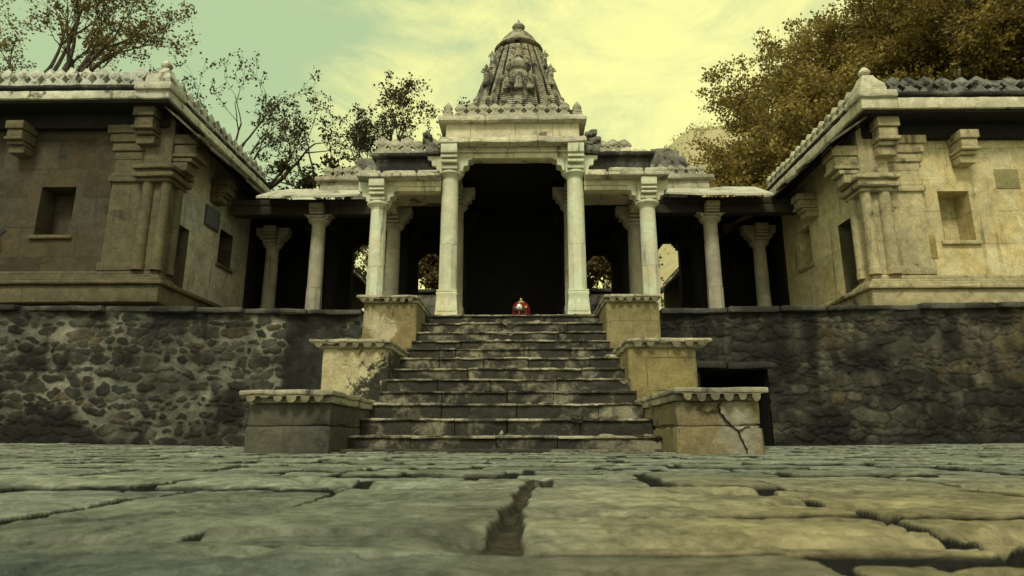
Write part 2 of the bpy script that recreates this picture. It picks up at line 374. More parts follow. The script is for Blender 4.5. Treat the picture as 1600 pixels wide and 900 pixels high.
def paving():
    ys = [.30]
    while ys[-1] < 11.2: ys.append(ys[-1]+max(.0026, .0031*ys[-1]))
    ys = np.array(ys); s = np.linspace(-1, 1, 1320)
    Yg, Sg = np.meshgrid(ys, s, indexing='ij'); Xg = Sg*(Yg*1.0+1.3)+.1
    X = Xg+.035*fbm(Xg*3.1, Yg*3.1, 2)+.008*fbm(Xg*10, Yg*10, 2)
    Y = Yg+.06*fbm(Xg*1.7+9, Yg*1.7+4, 2)+.008*fbm(Xg*9+5, Yg*9, 2)
    r = random.Random(5)
    seam = .135+.062*(Y-.85)+.035*fbm(Xg*9+3, Yg*9, 2)
    def rows(first, lo, hi):
        e = list(first)
        while e[-1] < 12: e.append(e[-1]+r.uniform(lo, hi))
        return np.array(e)
    eL = rows([-.5,.36,.875,1.86,2.28,2.62,2.9], .17, .36)
    eR = rows([-.5,.30,.82,1.19,1.80,2.42,2.7], .17, .36)
    near = (Y < 2.42) & (Y > .80)
    dist = np.full(X.shape, 9.); sid = np.zeros(X.shape, int); gap = np.zeros(X.shape)
    for side, e in ((0, eL), (1, eR)):
        m = ((X < seam) if side == 0 else (X >= seam))
        if side == 0: m = m & near
        far = ~near
        if side == 1: m = (m & near) | far
        row = np.clip(np.searchsorted(e, Y)-1, 0, len(e)-2)
        d = np.minimum(Y-e[row], e[row+1]-Y)
        for k in range(len(e)-1):
            mk = m & (row == k)
            if not mk.any(): continue
            rr = random.Random(side*1000+k*7+3)
            js = [-14.+rr.uniform(0,.5)]
            while js[-1] < 14: js.append(js[-1]+rr.uniform(.26, .75))
            if e[k] < 1.9:
                if side == 0: js = [-3.1,-2.4,-1.75,-1.2,-.72,-.315,5] if k == 2 else [-3,-2.2,-1.6,-1.05,-.55,5] if k == 1 else [-2.4,-1.6,-.9,-.35,5]
                else: js = {2:[-5,.80,1.6,2.3,3.1],3:[-5,.82,1.35,2.0,2.9],1:[-5,.52,.95,1.6,2.5],0:[-5,.6,1.5,2.5]}.get(k, js)
            js = np.array(js); jj = np.clip(np.searchsorted(js, X[mk])-1, 0, len(js)-2)
            dx = np.minimum(X[mk]-js[jj], js[jj+1]-X[mk])
            dd = d[mk]
            dx = np.where(near[mk], np.minimum(dx, np.abs(X[mk]-seam[mk])-.002), dx)
            # rounded corners
            q = np.clip(.05-dx, 0, .05)**2+np.clip(.05-dd, 0, .05)**2
            dist[mk] = np.where((dx < .05) & (dd < .05), .05-np.sqrt(q), np.minimum(dx, dd))
            sid[mk] = side*100000+k*300+jj
    u = lambda n: _P[(sid*n+n*31) % 4096]
    jw = .003+.010*np.clip(fbm(X*1.3+3, Y*1.3, 2)+.35, 0, 1)
    jw = jw+.006*np.exp(-((X-seam)/.04)**2)*sstep(1.15, .95, Y)*near
    h = np.clip((dist-jw)/(np.clip(.012+.004*Yg, .017, .03)), 0, 1)
    z = .034*h
    z += h*((u(7)-.5)*.020+((u(11)-.5)*.03)*(X-np.round(X))*.5+(u(13)-.5)*.03*(np.mod(Y,1)-.5)*.6)
    z += h*(.008*fbm(X*3.3, Y*3.3, 3)+.0045*fbm(X*11, Y*11, 4)+.0035*fbm(X*36, Y*36, 2)-.007*sstep(.14,.26,fbm(X*12+4, Y*17, 4)))
    z += (1-h)*(.012*fbm(X*28, Y*28, 3))
    dm = np.zeros(X.shape)
    for (hx, hy, rx, ry, dp) in ((-.36,2.06,.17,.10,.04),(.72,1.68,.14,.06,.03),(.84,1.42,.12,.05,.03),(1.02,1.03,.14,.06,.06),(.52,.93,.16,.028,.03),(.75,.95,.10,.03,.03),(-.48,.99,.12,.03,.03),(-.30,.97,.06,.02,.02),(-.10,1.60,.14,.02,.022),(.30,.90,.06,.02,.016),(.95,2.6,.12,.05,.02),(-.05,.88,.18,.018,.02),(.40,1.22,.16,.016,.016),(.125,.93,.045,.075,.030)):
        q = ((Xg-hx)/rx)**2+((Yg-hy)/ry)**2
        e_ = np.exp(-np.clip(q+1.6*fbm(Xg*18, Yg*18, 2), 0, 9)**1.5*.7); z -= dp*e_; dm = np.maximum(dm, e_)
    z -= .034
    # earth silted into the wide joint between the nearest slabs
    fill = np.exp(-((X-seam)/.07)**2)*near
    z = np.where(fill > .3, np.maximum(z, -.024+.012*fbm(X*22, Y*22, 4)+.006*fbm(X*50, Y*50, 1)), z)
    z += ground_z(Xg, Yg)
    # colours: grey-green in the main, warm tan towards the front right
    warm = sstep(-.05, .55, X/np.maximum(Y,.6)+.25*(fbm(X*2, Y*2, 2))+.15*(u(17)-.5))*sstep(2.9, 1.3, Y)
    base = np.stack([.20+0*X, .212+0*X, .165+0*X], -1); tan = np.array([.25, .215, .125])
    col = base*(1-warm[...,None])+tan*warm[...,None]
    col *= ((.78+.40*u(19))*(1+.8*fbm(X*26+3, Y*22, 3)+.75*fbm(X*5, Y*7+7, 5))*(.72+.28*sstep(.5, 1.5, Y)))[...,None]  # slabs nearest the camera darkened in colour for the vignette
    blu = (u(23) > .78)[...,None]*np.array([-.008,.0,.010]); col = col+blu
    dirt_and_shade = np.array([.014,.013,.010])+np.array([.030,.025,.014])*(1+2.2*fbm(X*40, Y*40, 4)[...,None])*(np.exp(-((X-seam)/.06)**2)*near)[...,None]; hc = sstep(.80, .997, h+.06*fbm(X*20, Y*20, 3))[...,None]; hc = hc*(1-.85*sstep(.35, .9, dm)[...,None]); col = col*hc+dirt_and_shade*(1-hc)  # joint dirt, plus gap shade painted up slab sides and into dips
    cols = np.concatenate([np.clip(col,0,1), np.ones(X.shape+(1,))], -1)
    o = grid_obj('paved_courtyard', Xg, Yg, z, M['paving'], cols=cols)
    tag(o, 'grey green flagstone courtyard with open dirt joints', 'paving', kind='structure')
paving()
# paving beyond the fine sheet, to the sides and behind the camera
mb = MB(); mb.add([(-40,-25,-.045),(40,-25,-.045),(40,12,-.045),(-40,12,-.045)], [(0,1,2,3)])
o = mb.build('courtyard_base', stone('plain_paving', (.2,.21,.18), (.26,.26,.2), dark_amt=.1, streak=0, bump=.5, seed=50., blocks=None), fix=False); tag(o, None, None, kind='structure')

# terrace floor (the retaining walls stand in front of it)
mb = MB(); mb.box(-30, -2.43, 10.55, 40, .0, 2.18); mb.box(2.43, 4.2, 12.0, 40, 0, 2.18); mb.box(4.2, 30, 10.55, 40, 0, 2.178)
mb.box(2.43, 4.2, 10.6, 11.95, 1.45, 2.176); mb.box(-2.42, 2.42, 12.15, 40, 0, 2.174)
tag(mb.build('terrace_floor', M['earth']), None, None, kind='structure')
mb = MB(); mb.box(-6.45, 6.45, 11.72, 17.2, 2.182, 2.36)
tag(mb.build('platform_floor', M['recess']), None, None, kind='structure')

# ------------------------------------------------------------------ retaining walls of rubble
def rubble(sx, name, label, mat, seed, mortar, stones, n, rad, hole=None):
    root = empty(name, (sx*5.8, 10.2, 0), label, 'wall')
    xs = np.linspace(2.44, 10.9, 560); zs = np.linspace(-.06, 2.14, 150)
    Xa, Za = np.meshgrid(xs, zs)
    rs = np.random.RandomState(seed)
    # courses of roughly shaped stones
    pts = []; z = -.05
    while z < 2.25:
        hgt = rs.uniform(*rad)
        x = 2.2
        while x < 11.2:
            wd = hgt*rs.uniform(.7, 2.5); pts.append((x+wd/2, z+hgt/2+rs.uniform(-.3,.3)*hgt, wd/2, hgt/2, rs.rand(), rs.rand())); x += wd
        z += hgt*.93
    pts = np.array(pts)
    Xw = Xa+.15*fbm(Xa*5+seed, Za*5, 3)+.045*fbm(Xa*17, Za*17, 3); Zw = Za+.13*fbm(Xa*5+40, Za*5+seed, 3)+.045*fbm(Xa*17+8, Za*17, 3)
    best = np.full(Xa.shape, 9.); bi = np.zeros(Xa.shape, int); sec = np.full(Xa.shape, 9.)
    for i, p in enumerate(pts):
        sl = (xs > p[0]-.6) & (xs < p[0]+.6)
        j0, j1 = np.argmax(sl), len(xs)-np.argmax(sl[::-1])
        if not sl.any(): continue
        sh = (p[5]-.5)*1.1; ex = 1.35+2.2*((p[4]*7.3+p[5]*3.1) % 1)
        ax_ = (Xw[:,j0:j1]-p[0])/p[2]; az_ = (Zw[:,j0:j1]-p[1])/p[3]
        dx = np.abs(ax_+sh*az_); dz = np.abs(az_-sh*.35*ax_)
        d = (dx**ex+dz**ex)**(1/ex)/(.68+.62*p[4])
        b = best[:,j0:j1]; mm = d < b
        sec[:,j0:j1] = np.where(mm, b, np.minimum(sec[:,j0:j1], d)); best[:,j0:j1] = np.where(mm, d, b); bi[:,j0:j1] = np.where(mm, i, bi[:,j0:j1])
    cover = fbm(Xa*.8+seed*3, Za*.8, 3)                       # how far the mortar covers the stones
    lim = n+cover*.95
    st = sstep(lim+.05, lim-.06, best)*sstep(.0, .22, sec-best)
    hv = (.022 if sx < 0 else .024)*st*np.sqrt(np.clip(1.15-best**2*.8, 0, 1))+.012*fbm(Xa*9, Za*9, 4)+.02*fbm(Xa*2, Za*2, 2)
    bt = pts[bi, 4]; bc = pts[bi, 5]
    sc = np.array(stones[0])*(1-bc[...,None])+np.array(stones[1])*bc[...,None]
    sc = sc*(.55+.9*bt[...,None]); rust = (_P[(bi*37) % 4096] > .90)[...,None]; sc = np.where(rust, np.array([.062,.05,.028])*(.6+.7*bt[...,None]), sc)
    mc = np.array(mortar)*(.45+1.5*np.clip(fbm(Xa*1.1+seed, Za*1.1+5, 5)+.3, 0, 1)[...,None])
    sc = sc*(1+.9*fbm(Xa*13, Za*13, 4)[...,None])
    col = sc*st[...,None]+mc*(1-st[...,None])
    # smears of old plaster over the stones
    sm = sstep(.08, .24, fbm(Xa*1.3+seed*11, Za*1.6, 5)+.12*fbm(Xa*9, Za*9, 3))*(.8 if sx > 0 else .72)
    col = col*(1-sm[...,None])+np.array([.088,.082,.062])*(.6+1.2*np.clip(fbm(Xa*7, Za*7+2, 5)+.35,0,1))[...,None]*sm[...,None]
    oc = np.exp(-((Xa-8.0)/.55)**2)*sstep(-.1,.2,fbm(Xa*2, Za*.8, 4))*(sx > 0)*.7
    col = col*(1-oc[...,None])+np.array([.13,.10,.048])*(.5+fbm(Xa*9,Za*9,4)+.4)[...,None]*oc[...,None]
    if sx < 0:      # a panel of dark smooth plaster near the stairs
        pp = sstep(.06, -.02, np.abs(Xa-3.28)-.40+.35*fbm(Xa*2.5, Za*2.5, 4))*.93
        col = col*(1-pp[...,None])+np.array([.040,.040,.034])*(.6+1.1*np.clip(fbm(Xa*4, Za*4, 5)+.35,0,1))[...,None]*pp[...,None]; hv = hv*(1-.8*pp)
    # damp black growth at foot and head, with a ragged edge of its own
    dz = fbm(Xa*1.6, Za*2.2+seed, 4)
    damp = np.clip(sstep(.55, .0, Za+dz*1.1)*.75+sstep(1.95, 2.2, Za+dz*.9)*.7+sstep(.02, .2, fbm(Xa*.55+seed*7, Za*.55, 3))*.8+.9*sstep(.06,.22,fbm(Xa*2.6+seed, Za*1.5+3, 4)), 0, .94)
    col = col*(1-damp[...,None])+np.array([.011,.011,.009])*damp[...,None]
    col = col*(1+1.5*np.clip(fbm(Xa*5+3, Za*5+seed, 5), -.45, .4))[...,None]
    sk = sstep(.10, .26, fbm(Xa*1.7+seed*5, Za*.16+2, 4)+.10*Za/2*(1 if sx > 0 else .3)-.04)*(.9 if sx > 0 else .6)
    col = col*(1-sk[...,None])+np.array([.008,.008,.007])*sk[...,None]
    cols = np.concatenate([col, np.ones(Xa.shape+(1,))], -1)
    Yf = 10.4-.085*np.maximum(Xa-2.5, 0)
    mask = None
    if hole:
        cxm = (Xa[:-1,:-1]+Xa[1:,1:])/2; czm = (Za[:-1,:-1]+Za[1:,1:])/2
        mask = ~((cxm > hole[0]) & (cxm < hole[1]) & (czm < hole[2]))
    o = grid_obj('masonry_face', sx*Xa, Yf-hv, Za+ground_z(Xa, Yf)*0, mat, root, cols, mask)
    # coping: a run of long worn slabs
    cb = MB(); x = 2.46; rr = random.Random(seed)
    while x < 10.9:
        L = rr.uniform(.7, 1.5); x2 = min(x+L, 10.95); y = 10.4-.085*(x-2.5)
        zt = 2.20+rr.uniform(-.012,.015)
        cb.rbox(sx*(x+.004), sx*(x2-.004), y-.10-.03, y+.45, 2.11, zt, r=.02, amp=.014, seg=.14, chip=.03); x = x2
    cb.build('coping', M['coping'], root)
    bb = MB()
    if hole: 
        bb.box(sx*2.44, sx*(hole[0]-.0), 10.55, 10.6, -.05, 2.1)
    else: bb.box(sx*2.44, sx*2.9, 10.5, 10.54, -.05, 2.1)
    bb.build('backing', M['coping'], root)
    return root
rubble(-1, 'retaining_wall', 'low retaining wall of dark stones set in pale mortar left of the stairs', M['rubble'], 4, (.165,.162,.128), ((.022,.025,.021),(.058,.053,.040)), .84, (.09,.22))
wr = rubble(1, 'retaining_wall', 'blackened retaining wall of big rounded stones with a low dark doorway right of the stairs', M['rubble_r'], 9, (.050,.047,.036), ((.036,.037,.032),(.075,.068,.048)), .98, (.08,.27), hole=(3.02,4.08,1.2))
# doorway in it: dark passage with a stone lintel
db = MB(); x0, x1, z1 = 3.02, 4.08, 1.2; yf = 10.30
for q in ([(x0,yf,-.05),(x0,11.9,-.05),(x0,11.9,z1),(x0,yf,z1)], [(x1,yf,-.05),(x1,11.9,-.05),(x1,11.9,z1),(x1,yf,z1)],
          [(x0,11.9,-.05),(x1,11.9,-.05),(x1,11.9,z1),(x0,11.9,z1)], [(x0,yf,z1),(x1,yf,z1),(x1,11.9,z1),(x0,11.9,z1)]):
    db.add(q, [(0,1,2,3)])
dr = db.build('doorway', M['inky'], wr, fix=False)
lb = MB(); lb.rbox(2.60, 3.42, 10.24, 10.36, 1.215, 1.33, r=.03, amp=.02, chip=.04); lb.rbox(3.44, 4.25, 10.22, 10.34, 1.205, 1.31, r=.03, amp=.02, chip=.03)
lb.build('door_lintel', M['mossy_shade'], dr)

# ------------------------------------------------------------------ stairs and pedestals
ypix = [681,656,634,616,598,582,566,552,540,527,513,502,492]
st = empty('staircase', (0, 9, 0), 'broad flight of worn blackened stone steps up to the temple', 'stairs')
mb = MB(); mb.rbox(-1.52, 1.52, 6.10, 6.55, -.06, .03, r=.012, amp=.006, chip=.02); mb.build('base_slab', M['step'], st)
tops = []
for k, yp in enumerate(ypix):
    Yk = 6.5+.433*k
    tops.append(.135+(684-yp)*Yk/1000*(1.04))
tops[-1] = 2.362
for k in range(13):
    Yk = 6.5+.433*k; z1 = tops[k]; z0 = (tops[k-1] if k else 0.)-.12
    rr = random.Random(k*5+1); mb = MB(); tb = MB(); x = -1.56
    xe = 1.56
    while x < xe-.01:
        L = rr.uniform(.55, 1.15); x2 = x+L
        if x2 > xe-.35: x2 = xe
        dy = rr.uniform(-.015, .015); dz = rr.uniform(-.012, .004)
        # riser block and a thin projecting tread slab
        th = rr.uniform(.018, .032)
        mb.rbox(x+.003, x2-.003, Yk+.012+dy, Yk+.45, z0, z1-th-.003, r=.010, seg=.09, amp=.014, freq=6, chip=.03)
        tb.rbox(x+.002, x2-.002, Yk-.016+dy, Yk+.46, z1-th+dz*.3, z1+dz, r=.009, seg=.07, amp=.008, freq=7, chip=.075)
        x = x2
    so = mb.build('step', M['step'], st); tb.build('tread', M['tread'] if k % 4 != 3 else M['step'], so)

def pedestal(tier, sx, y0, y1, zt, label, over, scal):
    root = empty('stair_pedestal', (sx*2., (y0+y1)/2, 0), label, 'pedestal', 'stepped pedestals flanking the stairs')
    xa, xb = 1.555, 2.43 if tier != 'low' else 2.32
    ch = .115
    mb = MB()
    if tier == 'low':
        mb.rbox(sx*xa, sx*xb, y0, y1-.003, -.06, .235, r=.02, amp=.010, seg=.09, chip=.05)
        mb.rbox(sx*(xa+.005), sx*(xb-.012), y0+.012, y1-.003, .238, zt-ch, r=.02, amp=.010, seg=.09, chip=.05)
    else:
        mb.rbox(sx*xa, sx*xb, y0, y1-.003, .0, zt-ch, r=.02, amp=.010, seg=.11, chip=.04)
    mb.build('base', ped_looks[(tier, sx)], root)
    mb = MB()
    mb.rbox(sx*(xa-.035), sx*(xb+over), y0-.10, y1+.0, zt-.048, zt, r=.014, amp=.012, seg=.08, chip=.05)
    mb.rbox(sx*(xa-.02), sx*(xb+over-.09), y0-.012, y1-.003, zt-ch+.002, zt-.05, r=.012, amp=.008, seg=.1, chip=.02)
    cap = mb.build('cap', M['cap'], root)
    # hanging scallops under the cap's front edge
    mb = MB(); n = scal; x = xa+.03; p = (xb+over-.05-xa-.03)/n
    poly = [(sx*x, zt-.047)]
    for i in range(n):
        cx = x+p*(i+.5); r_ = p*.34*rng.uniform(.85,1.1); rr = random.Random(i*3+int(y0*10)+sx); dp_ = .085*rr.uniform(.8,1.1)*(.25 if rr.random() < .14 else 1)
        poly += [(sx*(cx+r_*math.cos(a)), zt-.056-max(0, -math.sin(a))**.8*dp_*.72) for a in [math.pi+math.pi*q/8 for q in range(9)]]
    poly.append((sx*(x+p*n), zt-.047))
    mb.prism(poly, 1, y0-.092, y0-.055)
    mb.build('scalloped_fringe', M['fringe'], cap)
    return root
pedestal('low',-1, 5.87, 8.295, .555, 'lowest pedestal left of the stairs, grey two course block with chipped cap', .05, 6)
pedestal('low', 1, 5.85, 8.295, .570, 'lowest pedestal right of the stairs, tan plaster split by long cracks', .04, 6)
lr = [o for o in bpy.data.objects if o.name.startswith('base') and o.parent and o.parent.get('label', '').startswith('lowest pedestal right')][0]
m = MB()
for path, wd in (([(1.97,.45),(1.945,.43),(1.93,.405),(1.945,.38),(1.94,.35),(1.97,.325),(1.985,.29),(2.02,.262),(2.035,.235),(2.085,.20),(2.10,.17),(2.105,.135),(2.13,.10),(2.135,.065),(2.16,.03),(2.15,.0)], .0075), ([(1.945,.38),(1.90,.365),(1.87,.372),(1.83,.36),(1.80,.362)], .003), ([(2.09,.195),(2.13,.205),(2.15,.225),(2.20,.235)], .003),):
    pts = [(x, z) for x, z in path]; L_ = [(x-wd*(.15+.8*rng.random()), z) for x, z in pts]; R_ = [(x+wd*(.15+.8*rng.random()), z+wd*.6) for x, z in pts]
    m.prism(L_+R_[::-1], 1, 5.833, 5.86)
m.build('crack', M['inky'], lr)
pedestal('mid',-1, 8.30,10.295,1.385, 'middle pedestal left of the stairs, pale peeling plaster with black corner', .16, 6)
pedestal('mid', 1, 8.30,10.295,1.390, 'middle pedestal right of the stairs, ochre stone beside the low doorway', .20, 6)
pedestal('top',-1,10.30,11.85,2.415, 'topmost pedestal left of the stairs, tan plaster with pale scar', .10, 7)
pedestal('top', 1,10.30,11.85,2.415, 'topmost pedestal right of the stairs, smooth yellowish stone', .03, 6)

# ------------------------------------------------------------------ temple hall
T = empty('temple', (0, 14.5, 2.36), 'columned stone temple porch and hall with carved tower, centre of the terrace', 'temple')
Z0 = 2.362
def bracket_poly(L, z0, z1):
    h = z1-z0
    return [(-.14,z0),(L*.55,z0),(L*.60,z0+.22*h),(L*.78,z0+.26*h),(L*.80,z0+.48*h),(L*.97,z0+.52*h),(L,z0+.98*h),(-.14,z0+.98*h)]
def column(x, y, rb, zs, zc, zt, mat, carved=False, arms=.42, split=None):
    """zs shaft top, zc capital top, zt bracket top"""
    sh = MB(); o8 = math.pi/8
    base = MB()
    if carved:
        q = rb*1.32
        base.rbox(x-q, x+q, y-q, y+q, Z0, Z0+.07, r=.012, amp=.004)
        base.loft([[(x-a,y-a,z),(x+a,y-a,z),(x+a,y+a,z),(x-a,y+a,z)] for a, z in ((q*.97,Z0+.071),(q*.93,Z0+.2),(q*.86,Z0+.40),(q*.92,Z0+.425),(q*.92,Z0+.455),(q*.84,Z0+.47),(q*.90,Z0+.485),(q*.90,Z0+.51))])
        # carved relief on the front: lotus bud between two scrolls
        for fy in (y-q*.97,):
            for k in range(5):
                cx = x+(k-2)*q*.34; hh = (.20,.13,.26,.13,.20)[k]
                base.loft([[(cx+.05*wd*math.cos(a)*1.1, fy-.006-.012*(1-abs(zz-.5)*1.6)+.02*zz, Z0+.09+hh*zz+.0*math.sin(a)) if True else 0 for a in (math.pi, 0)]+[(cx+.05*wd*.8, fy+.03+.02*zz, Z0+.09+hh*zz),(cx-.05*wd*.8, fy+.03+.02*zz, Z0+.09+hh*zz)] for zz, wd in ((0,.5),(.25,1),(.6,.8),(1,.15))])
        zb = Z0+.511
    else:
        q = rb*1.2
        base.rbox(x-q, x+q, y-q, y+q, Z0, Z0+.16, r=.012, amp=.004); zb = Z0+.161
    sp = split or (zb+(zs-zb)*.36)
    rr = rb/math.cos(o8)
    sh.lathe([(rr*1.03,zb),(rr*1.0,sp-.004),(rr*.985,sp-.003)], x, y, 8, o8)
    sh.lathe([(rr*.97,sp),(rr*.95,sp+(zs-sp)*.48),(rr*.955,sp+(zs-sp)*.5),(rr*.945,sp+(zs-sp)*.52),(rr*.90,zs)], x, y, 16, o8/2)
    s = sh.build('column', mat, T)
    base.build('column_base', mat, s)
    cb = MB(); h = zc-zs
    cb.lathe([(rb*.93,zs),(rb*1.0,zs+.12*h),(rb*.98,zs+.2*h),(rb*1.08,zs+.32*h),(rb*1.34,zs+.55*h),(rb*1.5,zs+.66*h),(rb*1.5,zs+.88*h),(rb*1.36,zs+h)], x, y, 24)
    cb.build('capital', mat, s)
    bb = MB(); wd = rb*.92
    for d in (1,-1):
        bb.prism([(x+d*p, z) for p, z in bracket_poly(arms, zc, zt)], 1, y-wd*.9, y+wd*.9)
        bb.prism([(y+d*p*.82, z) for p, z in bracket_poly(arms*.82, zc+.002, zt+.002)], 0, x-wd, x+wd)
    # stacked mouldings on the front arm
    for k, (a, b, pr) in enumerate(((.02,.16,.62),(.24,.36,.80),(.42,.52,.9),(.60,.98,.97))):
        bb.rbox(x-wd*1.06, x+wd*1.06, y-arms*.82*pr-.02, y-arms*.3, zc+(zt-zc)*a, zc+(zt-zc)*b, r=.012, amp=.003)
    bb.build('bracket', mat, s)
    return s
# first row: two tall centre columns and two lower side columns
for sx in (-1, 1):
    column(sx*1.25, 12.0, .165, 5.15, 5.305, 5.80, M['column'], True, .46, split=3.79)
    column(sx*2.66, 12.0, .155, 4.52, 4.68, 5.10, M['column2'] if 0 else M['column'], False, .40, split=3.35)
# second and third rows
for sx in (-1, 1):
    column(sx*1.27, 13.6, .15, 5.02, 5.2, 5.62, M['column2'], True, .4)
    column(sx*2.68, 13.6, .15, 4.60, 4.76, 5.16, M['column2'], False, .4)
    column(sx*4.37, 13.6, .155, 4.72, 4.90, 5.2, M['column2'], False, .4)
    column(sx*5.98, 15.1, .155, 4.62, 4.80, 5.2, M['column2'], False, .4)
    column(sx*1.27, 15.2, .15, 5.02, 5.2, 5.62, M['inky'], True, .4)
    column(sx*2.75, 15.2, .15, 4.60, 4.76, 5.16, M['inky'], False, .4)
    column(sx*4.5, 15.2, .15, 4.60, 4.76, 5.16, M['inky'], False, .4)

# centre bay entablature
mb = MB()
mb.rbox(-1.10, 1.10, 11.86, 12.14, 5.585, 5.685, r=.01, amp=.008, chip=.02); mb.rbox(-1.12, 1.12, 11.84, 12.14, 5.688, 5.797, r=.01, amp=.006)
mb.rbox(-1.12, 1.12, 11.80, 11.838, 5.69, 5.715, r=.008, amp=.004)
mb.build('lintel', M['lintel'], T)
mb = MB(); x = -1.47
for L in (.62, .8, .55, .97):
    mb.rbox(x+.003, x+L-.003, 11.60, 12.3, 5.802, 5.885, r=.015, amp=.012, chip=.04)
    mb.rbox(x+.012, x+L-.012, 11.66+rng.uniform(-.02,.02), 12.3, 5.888, 5.965+rng.uniform(-.02,.02), r=.02, amp=.018, chip=.06); x += L
mb.build('cornice', M['cornice'], T)
mb = MB(); x = -1.34
for L in (.5, .9, .75, .53):
    mb.rbox(x+.002, x+L-.002, 11.80, 12.25, 5.95, 6.305, r=.008, amp=.005, seg=.15); x += L
mb.build('frieze', M['lintel'], T)
mb = MB(); x = -1.49
for L in (.95, 1.05, .98):
    mb.rbox(x+.003, x+L-.003, 11.66, 12.4, 6.308, 6.40, r=.016, amp=.006, chip=.03)
    mb.rbox(x+.04, x+L-.05, 11.74, 12.4, 6.402, 6.465, r=.01, amp=.005, chip=.02); x += L
par = mb.build('parapet', M['cornice'], T)

def merlon_mesh(p, h, th, mat, name='merlon', rough=0.):
    """leaf shaped battlement: waist, diamond, point (local origin at its foot)"""
    half = [(.5,0),(.5,.17),(.27,.33),(.20,.40),(.30,.46),(.495,.62),(.44,.72),(.26,.86),(.10,.95),(0,1.0)]
    poly = [(a*p, b*h) for a, b in half]+[(-a*p, b*h) for a, b in half[-2::-1]]
    m = MB(); n = len(poly)
    c = (0, .58*h)
    def ring(y, s): return [(x*s+c[0]*(1-s), y, z if z < .3*h else z*s+c[1]*(1-s)) for x, z in poly]
    m.loft([ring(-th/2+.012, .93), ring(-th/2+.018, 1.), ring(th/2-.018, 1.), ring(th/2-.012, .93)])
    # raised heart of the leaf
    m.loft([[(c[0]+x_*s, -th/2+.012-d, c[1]+z_*s) for x_, z_ in ((0,-.17*h),(.32*p,.02*h),(.22*p,.17*h),(0,.30*h),(-.22*p,.17*h),(-.32*p,.02*h))] for s, d in ((1.,-.004),(.7,.016),(.3,.024))])
    me_o = m.build(name, mat)
    return me_o
def place_merlons(proto, parent, pts, rot=0., first=[None], jitter=.0, miss=(), broken=0., sc_=1.):
    off = origin(parent); rr = random.Random(len(pts)*13+int(abs(pts[0][0])*100))
    for i, p in enumerate(pts):
        if i in miss: continue
        o = proto.copy(); COL.objects.link(o); o.parent = parent
        o.location = Vector(p)-off
        o.rotation_euler = (rr.uniform(-1,1)*jitter*.6, rr.uniform(-1,1)*jitter, rot+rr.uniform(-1,1)*jitter)
        s = 1-(rr.random() < broken)*rr.uniform(.1,.35); o.scale = (sc_*(1+rr.uniform(-.05,.05)*bool(jitter)), 1, s*sc_)
def drop(o): bpy.data.objects.remove(o)

mp = merlon_mesh(.232, .28, .12, M['merlon'])
place_merlons(mp, par, [(-1.05+.2333*i, 11.83, 6.465) for i in range(10)], jitter=.015)
def finial(x, y, z, s, parent, mat, name='finial', n=8):
    m = MB(); m.rbox(x-.12*s, x+.12*s, y-.12*s, y+.12*s, z, z+.10*s, r=.01, amp=.004)
    m.lathe([(.135*s,z+.10*s),(.15*s,z+.16*s),(.10*s,z+.2*s),(.13*s,z+.26*s),(.12*s,z+.33*s),(.07*s,z+.40*s),(.03*s,z+.45*s),(.005*s,z+.48*s)], x, y, n)
    return m.build(name, mat, parent)
for sx in (-1, 1): finial(sx*1.31, 11.86, 6.465, .72, par, M['merlon'])
